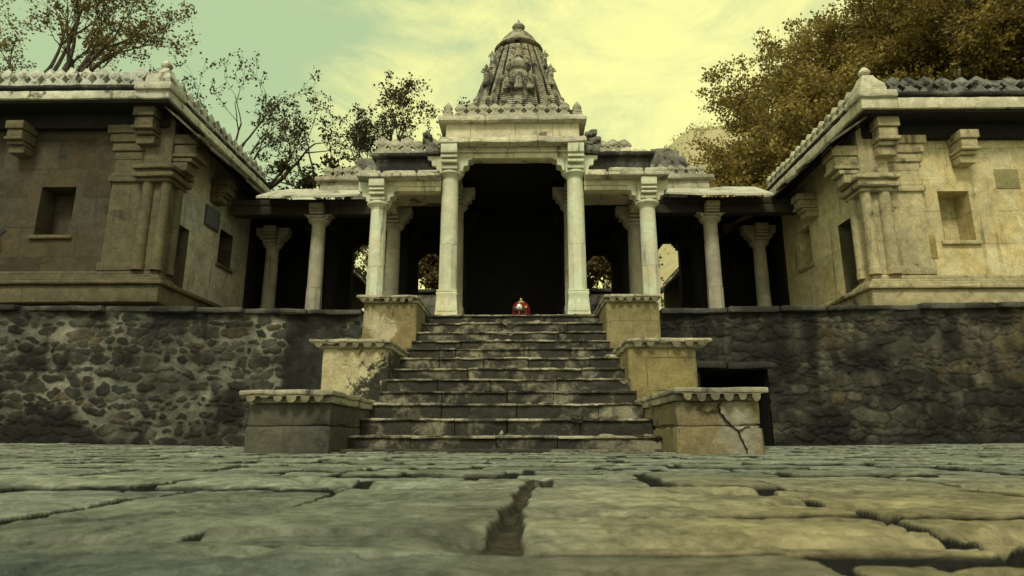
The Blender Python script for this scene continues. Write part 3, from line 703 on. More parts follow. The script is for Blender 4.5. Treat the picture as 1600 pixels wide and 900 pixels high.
# pilaster blocks at the ends of the upper centre bay
# side bays of the porch
for sx in (-1, 1):
    mb = MB()
    mb.rbox(sx*1.42, sx*2.45, 11.88, 12.13, 4.90, 4.99, r=.01, amp=.006, chip=.02); mb.rbox(sx*1.42, sx*2.45, 11.86, 12.13, 4.993, 5.098, r=.01, amp=.006)
    mb.rbox(sx*2.86, sx*3.0, 11.9, 12.13, 4.95, 5.095, r=.01, amp=.006)
    # side beams running back to the second row
    mb.box(sx*2.56, sx*2.76, 12.2, 13.4, 4.93, 5.098); mb.box(sx*1.17, sx*1.35, 12.2, 16.4, 5.63, 5.797)
    mb.build('lintel', M['lintel'], T)
    mb = MB(); x = 1.42
    for L in (.45, .7, .48):
        mb.rbox(sx*(x+.003), sx*(x+L-.003), 11.62, 13.3, 5.102, 5.18, r=.016, amp=.010, chip=.05)
        mb.rbox(sx*(x+.02), sx*(x+L-.02), 11.68+rng.uniform(-.03,.03), 13.3, 5.183, 5.26+rng.uniform(-.015,.02), r=.02, amp=.018, chip=.07); x += L
    mb.build('cornice', M['cornice'], T)
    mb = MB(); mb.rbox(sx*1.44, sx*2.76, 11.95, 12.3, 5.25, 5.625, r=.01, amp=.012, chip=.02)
    mb.build('frieze', M['mossy_shade'], T)
    mb = MB()
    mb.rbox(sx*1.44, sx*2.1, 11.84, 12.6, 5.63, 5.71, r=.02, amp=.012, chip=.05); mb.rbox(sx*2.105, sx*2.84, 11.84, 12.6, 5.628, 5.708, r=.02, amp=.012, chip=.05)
    p2 = mb.build('parapet', M['mossy_shade'], T)
    if sx < 0: place_merlons(mp, p2, [(-2.64+.25*i, 11.98, 5.705) for i in range(5)], jitter=.06, broken=.3, sc_=1.4)
    else:
        place_merlons(mp, p2, [(1.62+.2*i, 11.98, 5.71) for i in range(6)], jitter=.14, miss=(4,5), broken=.4, sc_=1.4)
        rb = MB()
        for q in range(9):
            a = 2.0+q*.085; rb.rbox(a, a+.11, 11.93+rng.uniform(-.03,.03), 12.15, 5.70, 5.80+rng.uniform(-.02,.05)-q*.006, r=.03, amp=.025, seg=.05)
        rb.build('broken_parapet_stump', M['lintel'], p2)
    # broken carved blocks beside the tall column's bracket
    rb = MB()
    for q in range(7):
        cx = 1.50+rng.uniform(0,.26); cz = 5.82+.05*q+rng.uniform(-.02,.02); s = rng.uniform(.05,.09)*(1.1-q*.05)
        rb.rbox(sx*cx-s, sx*cx+s, 11.85+rng.uniform(-.06,.06)-s, 11.95+s, cz-.02, cz+s*.8, r=.03, amp=.03, seg=.05)
    rb.rbox(sx*1.45, sx*1.74, 11.75, 12.2, 5.66, 5.82, r=.03, amp=.015, chip=.05)
    rb.build('broken_block', M['dome'], T)
    # wings: beam, sloped roof slab, parapet, roof
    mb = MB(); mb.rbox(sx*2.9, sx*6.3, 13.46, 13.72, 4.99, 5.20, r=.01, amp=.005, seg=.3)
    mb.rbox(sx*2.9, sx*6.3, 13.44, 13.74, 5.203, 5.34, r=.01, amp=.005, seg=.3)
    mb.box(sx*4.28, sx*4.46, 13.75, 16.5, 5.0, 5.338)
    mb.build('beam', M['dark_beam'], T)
    mb = MB(); x = 3.25
    rr = random.Random(31+sx)
    while x < 5.45:
        L = rr.uniform(.4,.75); x2 = min(5.5, x+L)
        ye = 12.80+rr.uniform(-.03,.03); ze = 5.185+rr.uniform(-.015,.01)
        if x == 3.25:      # the hip corner of the sloping roof
            vs = [(sx*3.98,ye,ze),(sx*3.98,ye,ze-.05),(sx*3.20,13.35,5.44),(sx*3.20,13.35,5.40),(sx*3.20,13.75,5.70),(sx*3.20,13.75,5.64),(sx*3.98,13.75,5.70),(sx*3.98,13.75,5.64)]
            mb.add(vs, [(0,2,4,6),(1,7,5,3),(0,1,3,2),(2,3,5,4),(4,5,7,6),(6,7,1,0)]); x = 3.985; continue
        ya, za = 13.75, 5.70+rr.uniform(-.01,.01)
        vs = [(sx*(x+.004),ye,ze),(sx*(x2-.004),ye,ze),(sx*(x2-.004),ya,za),(sx*(x+.004),ya,za)]
        vs += [(a,b,c-.05) for a,b,c in vs]
        mb.add(vs, [(0,1,2,3),(4,7,6,5),(0,4,5,1),(1,5,6,2),(2,6,7,3),(3,7,4,0)]); x = x2
    mb.build('sloped_eave', M['slab_pale'], T)
    mb = MB(); mb.rbox(sx*2.95, sx*4.42, 13.60, 13.9, 5.60, 5.82, r=.01, amp=.008, seg=.2)
    mb.rbox(sx*2.93, sx*4.52, 13.50, 13.95, 5.822, 5.92, r=.02, amp=.008, seg=.15, chip=.03)
    p3 = mb.build('parapet', M['merlon'], T)
    place_merlons(mp, p3, [(sx*(3.12+.228*i), 13.66, 5.92) for i in range(6)], jitter=.02)
    # ruined stone dome behind that parapet
    mb = MB(); cx, cy = (3.86 if sx > 0 else 3.66), 15.6
    for k in range(5):
        rad = (.86,.76,.62,.44,.22)[k]*(1 if sx > 0 else .74); zz = 6.15+.24*k
        if sx < 0 and k > 3: continue
        for q in range(14):
            a = 2*math.pi*q/14+k*.2; rr_ = rad*.86
            mb.rbox(sx*cx+rr_*math.cos(a)-.2, sx*cx+rr_*math.cos(a)+.2, cy+rr_*math.sin(a)-.2, cy+rr_*math.sin(a)+.2, zz+rng.uniform(-.04,.04), zz+.25+rng.uniform(-.03,.05), r=.05, amp=.04, seg=.1)
    mb.lathe([(.62,5.5),(.62,6.2),(.45,6.6),(.2,6.85)], sx*cx, cy, 16)
    mb.build('ruined_dome', M['dome'], T)
    mb = MB()
    mb.box(sx*1.42, sx*3.1, 12.32, 16.5, 5.30, 5.40); mb.box(sx*3.1, sx*6.4, 13.92, 16.6, 5.36, 5.48)
    mb.box(sx*1.36, sx*1.46, 12.4, 16.5, 5.22, 5.95)
    mb.build('roof', M['inky'], T)
mb = MB(); mb.box(-1.4, 1.4, 12.3, 16.6, 5.80, 5.94); mb.build('roof', M['inky'], T)
# back wall of the hall with its open bays
def panel(m, u0, u1, z0, z1, holes, fn):
    us = sorted({u0,u1,*[h[0] for h in holes],*[h[1] for h in holes]}); zs = sorted({z0,z1,*[h[2] for h in holes],*[h[3] for h in holes]})
    for a, b in zip(us[:-1], us[1:]):
        for c, d in zip(zs[:-1], zs[1:]):
            mu, mz = (a+b)/2, (c+d)/2
            if any(h[0] < mu < h[1] and h[2] < mz < h[3] for h in holes): continue
            m.add([fn(a,c),fn(b,c),fn(b,d),fn(a,d)], [(0,1,2,3)])
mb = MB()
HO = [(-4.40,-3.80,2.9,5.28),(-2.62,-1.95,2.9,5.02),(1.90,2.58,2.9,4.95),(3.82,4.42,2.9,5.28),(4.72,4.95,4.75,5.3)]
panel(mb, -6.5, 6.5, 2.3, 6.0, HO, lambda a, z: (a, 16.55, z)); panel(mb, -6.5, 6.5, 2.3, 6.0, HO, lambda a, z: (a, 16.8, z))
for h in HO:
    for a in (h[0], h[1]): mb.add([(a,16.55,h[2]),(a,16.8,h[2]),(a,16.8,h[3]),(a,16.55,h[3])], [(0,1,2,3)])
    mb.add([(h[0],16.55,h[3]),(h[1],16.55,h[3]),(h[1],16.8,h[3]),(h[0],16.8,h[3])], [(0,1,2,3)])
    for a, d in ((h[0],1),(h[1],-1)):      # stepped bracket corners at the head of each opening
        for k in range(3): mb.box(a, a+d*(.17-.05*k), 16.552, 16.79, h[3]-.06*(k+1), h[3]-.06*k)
mb.build('back_wall', M['inky'], T, fix=False)
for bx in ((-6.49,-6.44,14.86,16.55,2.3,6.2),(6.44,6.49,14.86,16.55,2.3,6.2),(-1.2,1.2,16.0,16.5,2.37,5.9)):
    mb = MB(); mb.box(*bx); mb.build('inner_wall', M['inky'], T)

# carved tower over the sanctum
def ratha_ring(cx, cy, r, z, bulge=0., n_per=16):
    """stepped square plan: wide centre offset, two lesser offsets, corner"""
    side = [(-.78,.78),(-.72,.85),(-.645,.85),(-.61,.68),(-.575,.90),(-.50,.97),(-.425,.93),(-.39,.78),(-.355,1.0),(-.2,1.05),(0,1.07),(.2,1.05),(.355,1.0),(.39,.78),(.425,.93),(.50,.97),(.575,.90),(.61,.68),(.645,.85),(.72,.85)]
    pts = []
    for k in range(4):
        c, s = math.cos(-math.pi/2*k), math.sin(-math.pi/2*k)
        for a, b in side:
            x, y = a, -b
            pts.append((cx+(x*c-y*s)*r, cy+(x*s+y*c)*r, z))
    return pts
def spire(m, cx, cy, r0, z0, z1, top=.45, courses=24, groove=.045, power=1.6):
    rings = []
    for k in range(courses):
        for f, g in ((0.,1-groove),(.16,1.),(.80,1.),(.94,1-groove)):
            u = (k+f)/courses
            r = r0*(1-(1-top)*u**power)
            rings.append(ratha_ring(cx, cy, r*g, z0+(z1-z0)*u))
    m.loft(rings)
def discs(m, cx, cy, r, z, h, n=28, ribs=0):
    """ribbed cushion stone, cap and bud"""
    pr = [(.70,0),(.74,.06),(.95,.12),(1.06,.22),(1.08,.30),(.98,.38),(.80,.42),(.62,.45),(.66,.5),(.5,.62),(.30,.72),(.18,.78),(.15,.81),(.24,.86),(.25,.90),(.14,.95),(.05,.985),(.01,1.)]
    rings = []
    for a, b in pr:
        rings.append([(cx+r*a*(1+(.05 if (i % 2 and .08 < b < .4) else 0))*math.cos(2*math.pi*i/n), cy+r*a*(1+(.05 if (i % 2 and .08 < b < .4) else 0))*math.sin(2*math.pi*i/n), z+h*b) for i in range(n)])
    m.loft(rings)
TC = (.10, 18.2)
mb = MB()
spire(mb, TC[0], TC[1], 1.64, 9.02, 11.95, top=.44, courses=38, groove=.022, power=1.18)
tw = mb.build('tower', M['tower'], T, sharp=30)
mb = MB(); mb.box(-1.72+TC[0], 1.72+TC[0], TC[1]-1.72, TC[1]+1.72, 5.6, 9.16); mb.build('shade_black_tower_base', M['mossy_shade'], tw)  # black base stands in for the shade behind the merlon holes
mb = MB(); mb.lathe([(.60,11.94),(.65,11.97),(.65,12.05),(.60,12.08)], *TC, 24)
# overhanging cap, dome and pot finial
mb.lathe([(.60,12.085),(.74,12.10),(.78,12.14),(.72,12.20),(.66,12.27),(.59,12.40),(.50,12.54),(.38,12.68),(.25,12.80),(.15,12.87)], *TC, 24)
cp = mb.build('tower_cap', M['tower'], tw)
mb = MB(); mb.lathe([(.13,12.865),(.11,12.91),(.19,12.97),(.21,13.03),(.17,13.10),(.09,13.16),(.04,13.24),(.01,13.32)], *TC, 20); mb.build('finial', M['tower'], tw)
def turret(x, y, r, z0, z1, zt):
    m = MB(); spire(m, x, y, r, z0, z1, top=.62, courses=9, groove=.06, power=1.4); discs(m, x, y, r*.82, z1-.01, zt-z1, 20)
    return m.build('turret', M['tower'], tw, sharp=30)
# stepped sets of turrets clinging to the spire's four faces and corners
fy = TC[1]
for (dx, dy, r, a, b, c_) in ((0,-1.22,.42,9.0,10.62,11.30),(-1.02,-.2,.44,9.0,10.1,10.72),(1.02,-.2,.44,9.0,10.1,10.72),(0,1.2,.44,9.0,10.35,10.95),
                             (-1.22,-.72,.34,9.0,9.65,10.15),(1.22,-.72,.34,9.0,9.65,10.15),(-.92,-1.02,.24,9.0,9.75,10.15),(.92,-1.02,.24,9.0,9.75,10.15)):
    turret(TC[0]+dx, fy+dy, r, a, b, c_)
# standing carved figures on the corner offsets (worn statuettes)
def statue(x, y, z, h, s=1.):
    m = MB()
    m.rbox(x-.15*s, x+.15*s, y-.13*s, y+.13*s, z-.1, z+.02, r=.02, amp=.01)
    m.lathe([(.09*s,z),(.12*s,z+.1*h),(.11*s,z+.3*h),(.13*s,z+.45*h),(.09*s,z+.56*h),(.13*s,z+.70*h),(.14*s,z+.78*h),(.05*s,z+.82*h),(.075*s,z+.88*h),(.07*s,z+.95*h),(.04*s,z+1.02*h),(.01,z+1.08*h)], x, y, 10)
    for d in (-1, 1): m.tube([(x+d*.13*s,y-.02,z+.76*h),(x+d*.20*s,y-.05,z+.6*h),(x+d*.10*s,y-.12*s,z+.5*h)], [.045*s,.04*s,.03*s], 6)
    for d in (-1, 1): m.tube([(x+d*.05*s,y-.03,z+.46*h),(x+d*.07*s,y-.06,z+.2*h),(x+d*.06*s,y-.04,z)], [.06*s,.05*s,.045*s], 6)
    return m.build('statuette', M['tower'], tw)
for sx in (-1, 1):
    statue(TC[0]+sx*.96, fy-1.03, 10.42, .60, .72); statue(TC[0]+sx*.80, fy-.86, 11.12, .48, .52)
    statue(TC[0]+sx*.34, fy-1.60, 9.98, .46, .7)
statue(TC[0], fy-1.02, 11.32, .42, .85); statue(TC[0], fy-1.66, 9.95, .5, .85)
# ------------------------------------------------------------------ side buildings
def niche(root, name, mat, sillmat, fn, u0, u1, z0, z1, depth, sill=True, sign=1):
    """recess cut into a wall; fn(u, d, z) -> world, d = depth into the wall"""
    m = MB(); a = [fn(u0,0,z0),fn(u1,0,z0),fn(u1,0,z1),fn(u0,0,z1)]; b = [fn(u0,depth,z0),fn(u1,depth,z0),fn(u1,depth,z1),fn(u0,depth,z1)]
    m.add(a+b, [(4,5,6,7),(0,1,5,4),(1,2,6,5),(2,3,7,6),(3,0,4,7)])
    o = m.build(name, mat, root, fix=False)
    if sill:
        pts = [fn(u0-.07,-.06,z0-.085), fn(u1+.07,.05,z0-.012)]
        s = MB(); s.rbox(min(pts[0][0],pts[1][0]), max(pts[0][0],pts[1][0]), min(pts[0][1],pts[1][1]), max(pts[0][1],pts[1][1]), pts[0][2], pts[1][2], r=.015, amp=.008, chip=.02)
        s.build('sill', sillmat, o)
    return o

def bracket(root, mat, fn, u, wd, ztop, drop_, proj):
    """stepped corbel on a wall"""
    m = MB(); H = drop_
    for (a, b, p, e) in ((0,.26,1.,1.0),(.28,.52,.90,.86),(.53,.62,.96,1.0),(.64,.74,.78,.88),(.76,.98,.62,.86)):
        A = fn(u-wd/2*e, -proj*p, ztop-H*b); B = fn(u+wd/2*e, .0, ztop-H*a)
        m.rbox(min(A[0],B[0]), max(A[0],B[0]), min(A[1],B[1]), max(A[1],B[1]), A[2], B[2], r=.012, amp=.004, seg=.15)
    return m.build('eave_bracket', mat, root)

def side_building(sx, P):
    root = empty(P['name'], (sx*9., 13., 2.2), P['label'], 'building')
    XI, YF, YB, XO = 6.5, 11.2, 14.9, 12.2
    W, TR, FA = P['wall'], P['trim'], P['fascia']; dz = P['dz']; zb = P['zbase']; ze = P['ze']
    F = lambda u, d, z: (sx*u, YF+d, z)                      # front face, u = |x|
    I = lambda u, d, z: (sx*(XI+d), u, z)                    # inner face, u = y
    m = MB()
    panel(m, XI, XO, zb, ze+.3, P['front_holes'], lambda a, z: F(a,0,z))
    mi_ = MB(); panel(mi_, YF, YB, zb-.5, ze+.3, P['inner_holes'], lambda a, z: I(a,0,z)); mi_.build('courtyard_wall', P['wall2'], root, fix=False)
    m.add([(sx*XO,YF,2.1),(sx*XO,YB,2.1),(sx*XO,YB,ze+.3),(sx*XO,YF,ze+.3)], [(0,1,2,3)])
    m.add([(sx*XI,YB,2.1),(sx*XO,YB,2.1),(sx*XO,YB,ze+.3),(sx*XI,YB,ze+.3)], [(0,1,2,3)])
    m.box(sx*(XI+.01), sx*XO, YF+.01, YB-.01, 2.15, zb-.003)
    m.build('wall', W, root, fix=False)
    h = P['front_holes'][0]; niche(root, 'window', W, TR, F, *h, .42)
    d, wn = P['inner_holes']; niche(root, 'doorway', M['recess'], TR, I, *d, .55, sill=False); niche(root, 'window', W, TR, I, *wn, .35)
    # threshold of the doorway
    # base mouldings along the front and the courtyard side
    m = MB()
    for (a, b, o) in ((zb-.52,zb-.20,.20),(zb-.198,zb-.12,.27),(zb-.118,zb-.065,.22),(zb-.063,zb,.14),(zb+.002,zb+.09,.07)):
        m.rbox(sx*(XI-o), sx*XO, YF-o, YF-.002, a, b, r=.02 if b-a > .06 else .012, amp=.006, seg=.2, chip=.02)
        if b < d[2]+.02 or True: m.rbox(sx*(XI-o), sx*(XI-.002), YF+.001-.002, d[0]-.05 if b > zb-.1 else YB, a, b-.002, r=.012, amp=.006, seg=.2, chip=.02)
    m.build('base_moulding', TR, root)
    # corner pilaster: broad flat strip, two engaged shafts, moulded capital
    zc = P['zcap']
    m = MB(); z0 = zb+.092
    m.rbox(sx*(XI+.42), sx*(XI+1.02), YF-.05, YF-.001, z0, ze, r=.01, amp=.005, seg=.2)
    m.rbox(sx*(XI-.045), sx*(XI+.36), YF-.07, YF+.32, z0, ze, r=.015, amp=.005, seg=.2)
    cx = sx*(XI+.30)
    for (px, py, rr) in ((XI+.30,YF-.07,.115),(XI-.03,YF-.06,.10),(XI-.05,YF+.30,.10)):
        m.lathe([(rr*1.1,z0),(rr*1.1,z0+.12),(rr,z0+.13),(rr*.94,zc)], sx*px, py, 10)
    for k_ in range(4):
        m.rbox(sx*(XI+.42), sx*(XI+1.04+.05*k_), YF-.06-.035*k_, YF-.001, ze-.92+.17*k_, ze-.92+.17*k_+.165, r=.015, amp=.006, seg=.15, chip=.02)
    m.rbox(sx*(XI+.40), sx*(XI+1.08), YF-.10, YF-.001, zc+.03, zc+.14, r=.02, amp=.006, seg=.15); m.rbox(sx*(XI+.40), sx*(XI+1.05), YF-.075, YF-.001, zc+.145, zc+.22, r=.015, amp=.006, seg=.15)
    m.rbox(sx*(XI+.40), sx*(XI+1.06), YF-.085, YF-.001, z0, z0+.16, r=.015, amp=.006, seg=.15)
    pil = m.build('corner_pilaster', TR, root)
    m = MB()
    for (a, b, o) in ((0,.07,.06),(.073,.16,.13),(.163,.22,.09),(.223,.30,.15),(.303,.36,.07)):
        m.rbox(sx*(XI-.10-o), sx*(XI+.46+o*.6), YF-.13-o, YF+.40+o*.5, zc+a, zc+b, r=.02, amp=.006, seg=.12, chip=.03)
    m.build('capital', TR, pil)
    m = MB()
    m.rbox(sx*(XI-.08), sx*(XI+.44), YF-.11, YF+.38, zc+.363, ze-.002, r=.015, amp=.008, seg=.15, chip=.02)
    m.build('upper_block', TR, pil)
    # big corner brackets: one forward, one to the court; more along the walls
    bracket(root, TR, F, XI+.38, .40, ze, .70, .42)
    bracket(root, TR, lambda u, dd, z: I(u, dd-.05, z), YF+.12, .42, ze-.42, .74, .50)
    for u in P['front_br']: bracket(root, TR, F, u, .34, ze-.26, .60, .40)
    for u in P['inner_br']: bracket(root, TR, I, u, .36, ze-.62, .52, .42)
    # front eave: soffit slab, fascia, recess band, parapet base
    e = ze; PR = P
    m = MB(); x = XI-.17; rr = random.Random(3+sx)
    m2 = MB(); m3 = MB()
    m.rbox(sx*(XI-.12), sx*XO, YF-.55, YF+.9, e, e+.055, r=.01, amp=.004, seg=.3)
    so_ = m.build('eave_soffit', M['inky'], root)  # soffit's near-black colour stands in for the shade beneath it
    m = MB(); m.rbox(sx*(XI+.03), sx*XO, YF-.14, YF-.002, e-.30, e-.002, r=.02, amp=.01, seg=.2); m.build('eave_shade_band', M['inky'], root)  # dark band added to stand in for shade at the wall head
    x = XI-.17; yy = YF-.60
    while x < XO-.05:
        L = rr.uniform(.5, 1.1); x2 = min(XO, x+L)
        m2.rbox(sx*(x+.002), sx*(x2-.002), yy+rr.uniform(-.006,.006), YF+.2, e+.058, e+P['fh'], r=.012, amp=.006, seg=.12, chip=.03)
        x = x2
    # the courtyard side, running back above the sloping slabs
    y = YF+.2
    while y < YB+.7:
        L = rr.uniform(.6, 1.2); y2 = min(YB+.72, y+L)
        m2.rbox(sx*(XI-.155), sx*(XI+.3), y+.002, y2-.002, e+.058, e+P['fh'], r=.012, amp=.006, seg=.14, chip=.03); y = y2
    m2.build('fascia', FA, root)
    z1 = e+P['fh']
    m3.rbox(sx*(XI-.05), sx*XO, YF-.50, YF+.2, z1+.001, z1+.075, r=.01, amp=.012, seg=.12, chip=.03)
    m3.rbox(sx*(XI-.12), sx*XO, YF-.56, YF+.2, z1+.078, z1+.15, r=.02, amp=.012, seg=.12, chip=.04)
    m3.rbox(sx*(XI-.07), sx*(XI+.3), YF+.21, YB+.7, z1+.001, z1+.075, r=.01, amp=.01, seg=.15, chip=.02)
    m3.rbox(sx*(XI-.12), sx*(XI+.3), YF+.21, YB+.7, z1+.078, z1+.145, r=.015, amp=.01, seg=.15, chip=.03)
    par = m3.build('parapet', P['parmat'], root)
    zp = z1+.15
    mo = merlon_mesh(P['mp'], P['mh'], .15, P['mmat'])
    place_merlons(mo, par, [(sx*(XI+.52+P['mp']*1.02*i), YF-.42, zp) for i in range(int((XO-XI-.6)/P['mp']/1.02))], jitter=P['jit'], broken=.12)
    # solid backing strip behind the merlons closes most of the gaps
    b = MB(); b.rbox(sx*(XI+.40), sx*XO, YF-.36, YF-.24, zp+.001, zp+P['mh']*.955, r=.02, amp=.02, seg=.12, chip=.04); b.build('parapet_backing', P['mmat'], par)
    mi = merlon_mesh(.285, .32, .13, P['mmat2'])
    place_merlons(mi, par, [(sx*(XI-.02), YF+.02+.29*i, zp-.005) for i in range(15)], rot=-sx*math.pi/2*-1 if sx < 0 else -math.pi/2, jitter=.02, broken=.1)
    b = MB(); b.rbox(sx*(XI+.05), sx*(XI+.15), YF+.0, YB+.6, zp-.003, zp+.29, r=.02, amp=.01, seg=.15, chip=.02); b.build('parapet_backing', P['mmat2'], par)
    drop(mo); drop(mi)
    # corner post with stepped block and bud
    m = MB(); cx, cy = sx*(XI+.10), YF-.34
    m.rbox(cx-.24, cx+.24, cy-.24, cy+.28, zp+.001, zp+.10, r=.02, amp=.006, chip=.02)
    m.loft([[(cx-a,cy-a,z),(cx+a,cy-a,z),(cx+a,cy+a,z),(cx-a,cy+a,z)] for a, z in ((.23,zp+.101),(.22,zp+.17),(.16,zp+.26),(.12,zp+.34),(.10,zp+.40),(.05,zp+.42))])
    m.lathe([(.05,zp+.41),(.055,zp+.44),(.10,zp+.47),(.11,zp+.51),(.07,zp+.57),(.015,zp+.62)], cx, cy, 10)
    m.build('corner_finial', FA, par)
    m = MB(); m.rbox(sx*(XI-.22), sx*(XI+.48), YF-.66, YF-.08, z1+.0, z1+.148, r=.03, amp=.006, seg=.12, chip=.02)
    m.build('corner_block', FA, par)
    # sloping stone slabs over the courtyard wall
    m = MB(); y = YF-.42; rr = random.Random(17+sx)
    while y < YB+.85:
        L = rr.uniform(.34, .62); y2 = y+L
        tl = rr.uniform(-.05,.05); out = .74+rr.uniform(-.05,.06); zo = P['zo']+rr.uniform(-.03,.03)
        if rr.random() < .16: out -= rr.uniform(.1,.25); zo += .1
        xi, xo = XI-.0, XI-out; zi = e+.02; th = .045
        vs = [(sx*xo,y+.006,zo+tl),(sx*xo,y2-.006,zo-tl*.4),(sx*xi,y2-.006,zi),(sx*xi,y+.006,zi)]
        vs += [(a,b_,c-th) for a,b_,c in vs]
        m.add(vs, [(0,1,2,3),(4,7,6,5),(0,4,5,1),(1,5,6,2),(2,6,7,3),(3,7,4,0)]); y = y2
    for (yy_, tl, ox) in ((13.55,.07,1.12),(14.35,-.05,1.28),(15.0,.09,1.36)):      # slipped broken slabs near the corner
        zo = P['zo']-.16-.05*ox
        vs = [(sx*(XI-ox),yy_,zo+tl),(sx*(XI-ox),yy_+.62,zo-tl),(sx*(XI-ox+.75),yy_+.66,zo+.36),(sx*(XI-ox+.75),yy_-.03,zo+.36)]; vs += [(a,b_,c-.05) for a,b_,c in vs]
        m.add(vs, [(0,1,2,3),(4,7,6,5),(0,4,5,1),(1,5,6,2),(2,6,7,3),(3,7,4,0)])
    m.build('sloped_eave', M['slab'], root)
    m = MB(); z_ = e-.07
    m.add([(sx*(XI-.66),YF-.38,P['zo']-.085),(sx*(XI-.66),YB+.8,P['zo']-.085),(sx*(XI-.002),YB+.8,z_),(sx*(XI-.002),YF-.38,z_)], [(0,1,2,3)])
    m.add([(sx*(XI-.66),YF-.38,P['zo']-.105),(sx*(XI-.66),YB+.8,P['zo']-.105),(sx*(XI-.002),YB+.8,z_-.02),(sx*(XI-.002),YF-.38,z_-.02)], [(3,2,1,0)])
    m.build('eave_shade_sheet', M['inky'], root, fix=False)  # thin near-black sheet added to deepen the shade under the slabs
    m = MB(); m.box(sx*(XI+.02), sx*XO, YF+.02, YB-.02, e+.06, e+.25); m.build('roof', M['slab'], root)
    return root

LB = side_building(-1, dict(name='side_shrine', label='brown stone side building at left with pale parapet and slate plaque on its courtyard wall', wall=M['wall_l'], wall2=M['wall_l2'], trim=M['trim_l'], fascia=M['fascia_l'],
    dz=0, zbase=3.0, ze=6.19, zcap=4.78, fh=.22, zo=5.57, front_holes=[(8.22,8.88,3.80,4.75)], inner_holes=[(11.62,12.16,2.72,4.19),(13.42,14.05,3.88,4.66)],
    front_br=[9.30], inner_br=[12.95], mp=.245, mh=.40, mmat=M['merlon_pale'], mmat2=M['merlon_pale'], parmat=M['mossy_shade'], jit=.13))
RB = side_building(1, dict(name='side_shrine', label='tan plastered side building at right with sooty black lotus parapet', wall=M['wall_r'], wall2=M['wall_r2'], trim=M['trim_r'], fascia=M['fascia_r'],
    dz=0, zbase=2.87, ze=5.86, zcap=4.50, fh=.27, zo=5.38, front_holes=[(7.83,8.40,3.61,4.56)], inner_holes=[(11.70,12.28,2.86,4.26),(13.50,14.06,3.84,4.68)],
    front_br=[8.32], inner_br=[13.15], mp=.30, mh=.34, mmat=M['merlon_dark'], mmat2=M['fascia_r'], parmat=M['mossy_shade'], jit=.22))
drop(mp)
# replaced paler and darker stone patches on the right front, a broken dark hole at the left edge
m = MB(); m.rbox(8.93, 9.36, 11.188, 11.205, 4.60, 4.98, r=.004, amp=.004); m.build('stone_patch', stone('yellow_patch_stone', (.27,.235,.11),(.22,.195,.09), dark_amt=.05, streak=.05, seed=60.), RB)
m = MB(); m.rbox(7.42, 7.66, 11.188, 11.205, 3.27, 3.72, r=.004, amp=.004); m.build('stone_patch', stone('ochre_patch_stone', (.28,.21,.08),(.24,.19,.08), dark_amt=.05, streak=.05, seed=61.), RB)
m = MB(); m.prism([(-10.3,3.28),(-9.52,3.30),(-9.42,3.52),(-9.50,3.78),(-9.45,3.86),(-9.62,3.98),(-9.9,4.02),(-10.3,4.0)], 1, 11.192, 11.21)
m.build('broken_patch', M['rust_patch'], LB)
m = MB(); m.prism([(-10.3,3.66),(-9.62,3.70),(-9.40,3.88),(-9.46,3.93),(-9.55,3.99),(-9.72,4.06),(-9.9,4.02),(-10.3,4.03)], 1, 11.186, 11.1915)
m.build('broken_patch', M['mossy_shade'], LB)

# slate plaque on the left courtyard wall
pr = empty('wall_plaque', (-6.47, 12.95, 4.85), 'small dark slate plaque with lines of lettering on the left courtyard wall', 'plaque')
m = MB(); m.rbox(-6.499, -6.455, 12.66, 13.26, 4.50, 4.95, r=.006, amp=.001, seg=.3); m.build('slab', M['plaque'], pr)
m = MB(); rr = random.Random(2)
for i in range(7):
    z = 4.905-i*.055; y = 12.70
    while y < 13.2:
        L = rr.uniform(.03,.10); m.box(-6.4548, -6.4535, y, min(13.22,y+L), z-.010, z+.010); y += L+.018
m.build('inscription', M['plaque_line'], pr)

# ------------------------------------------------------------------ red draped idol at the stair head
I0 = Vector((.16, 12.55, 2.362))
idol = empty('idol', I0, 'small seated idol draped in bright red cloth with silver face in the temple entrance', 'idol')
m = MB(); rings = []
for k in range(15):
    u = k/14; z = I0.z+.395*u
    rr_ = (.20*(1-.10*u) if u < .55 else .20*.945*math.sqrt(max(.0, 1-((u-.55)/.46)**2)))
    ring = []
    for i in range(36):
        a = 2*math.pi*i/36; fold = (1+.07*math.sin(a*7+u*3)*(1-u*.5)+.035*math.sin(a*15-u*5))*.92
        lobe = .055*abs(math.cos(a))*max(0, u-.45)
        ring.append((I0.x+rr_*fold*math.cos(a)*1.0, I0.y+rr_*fold*math.sin(a)*.75, z+lobe*1.6))
    rings.append(ring)
m.loft(rings); m.build('red_cloth', M['red'], idol)
m = MB(); rings = []
for k in range(9):
    u = -1+2*k/8; s = math.sqrt(max(.02, 1-u*u))
    rings.append([(I0.x-.035+.062*s*math.cos(a)*(1.0 if u < .2 else .95), I0.y-.135+.035*s*math.sin(a), I0.z-.045+.33+.075*u) for a in [2*math.pi*i/16 for i in range(16)]])
m.loft(rings)
m.tube([(I0.x-.035,I0.y-.168,I0.z+.31),(I0.x-.035,I0.y-.185,I0.z+.28),(I0.x-.035,I0.y-.172,I0.z+.27)], [.008,.014,.010], 6)      # nose
for d in (-1, 1): m.tube([(I0.x-.035+d*.018,I0.y-.166,I0.z+.315),(I0.x-.035+d*.034,I0.y-.160,I0.z+.312)], [.006,.004], 6)
m.tube([(I0.x-.06,I0.y-.160,I0.z+.247),(I0.x-.035,I0.y-.168,I0.z+.243),(I0.x-.01,I0.y-.160,I0.z+.247)], [.005,.008,.005], 6)
m.build('face_plate', M['silver'], idol)
m = MB()
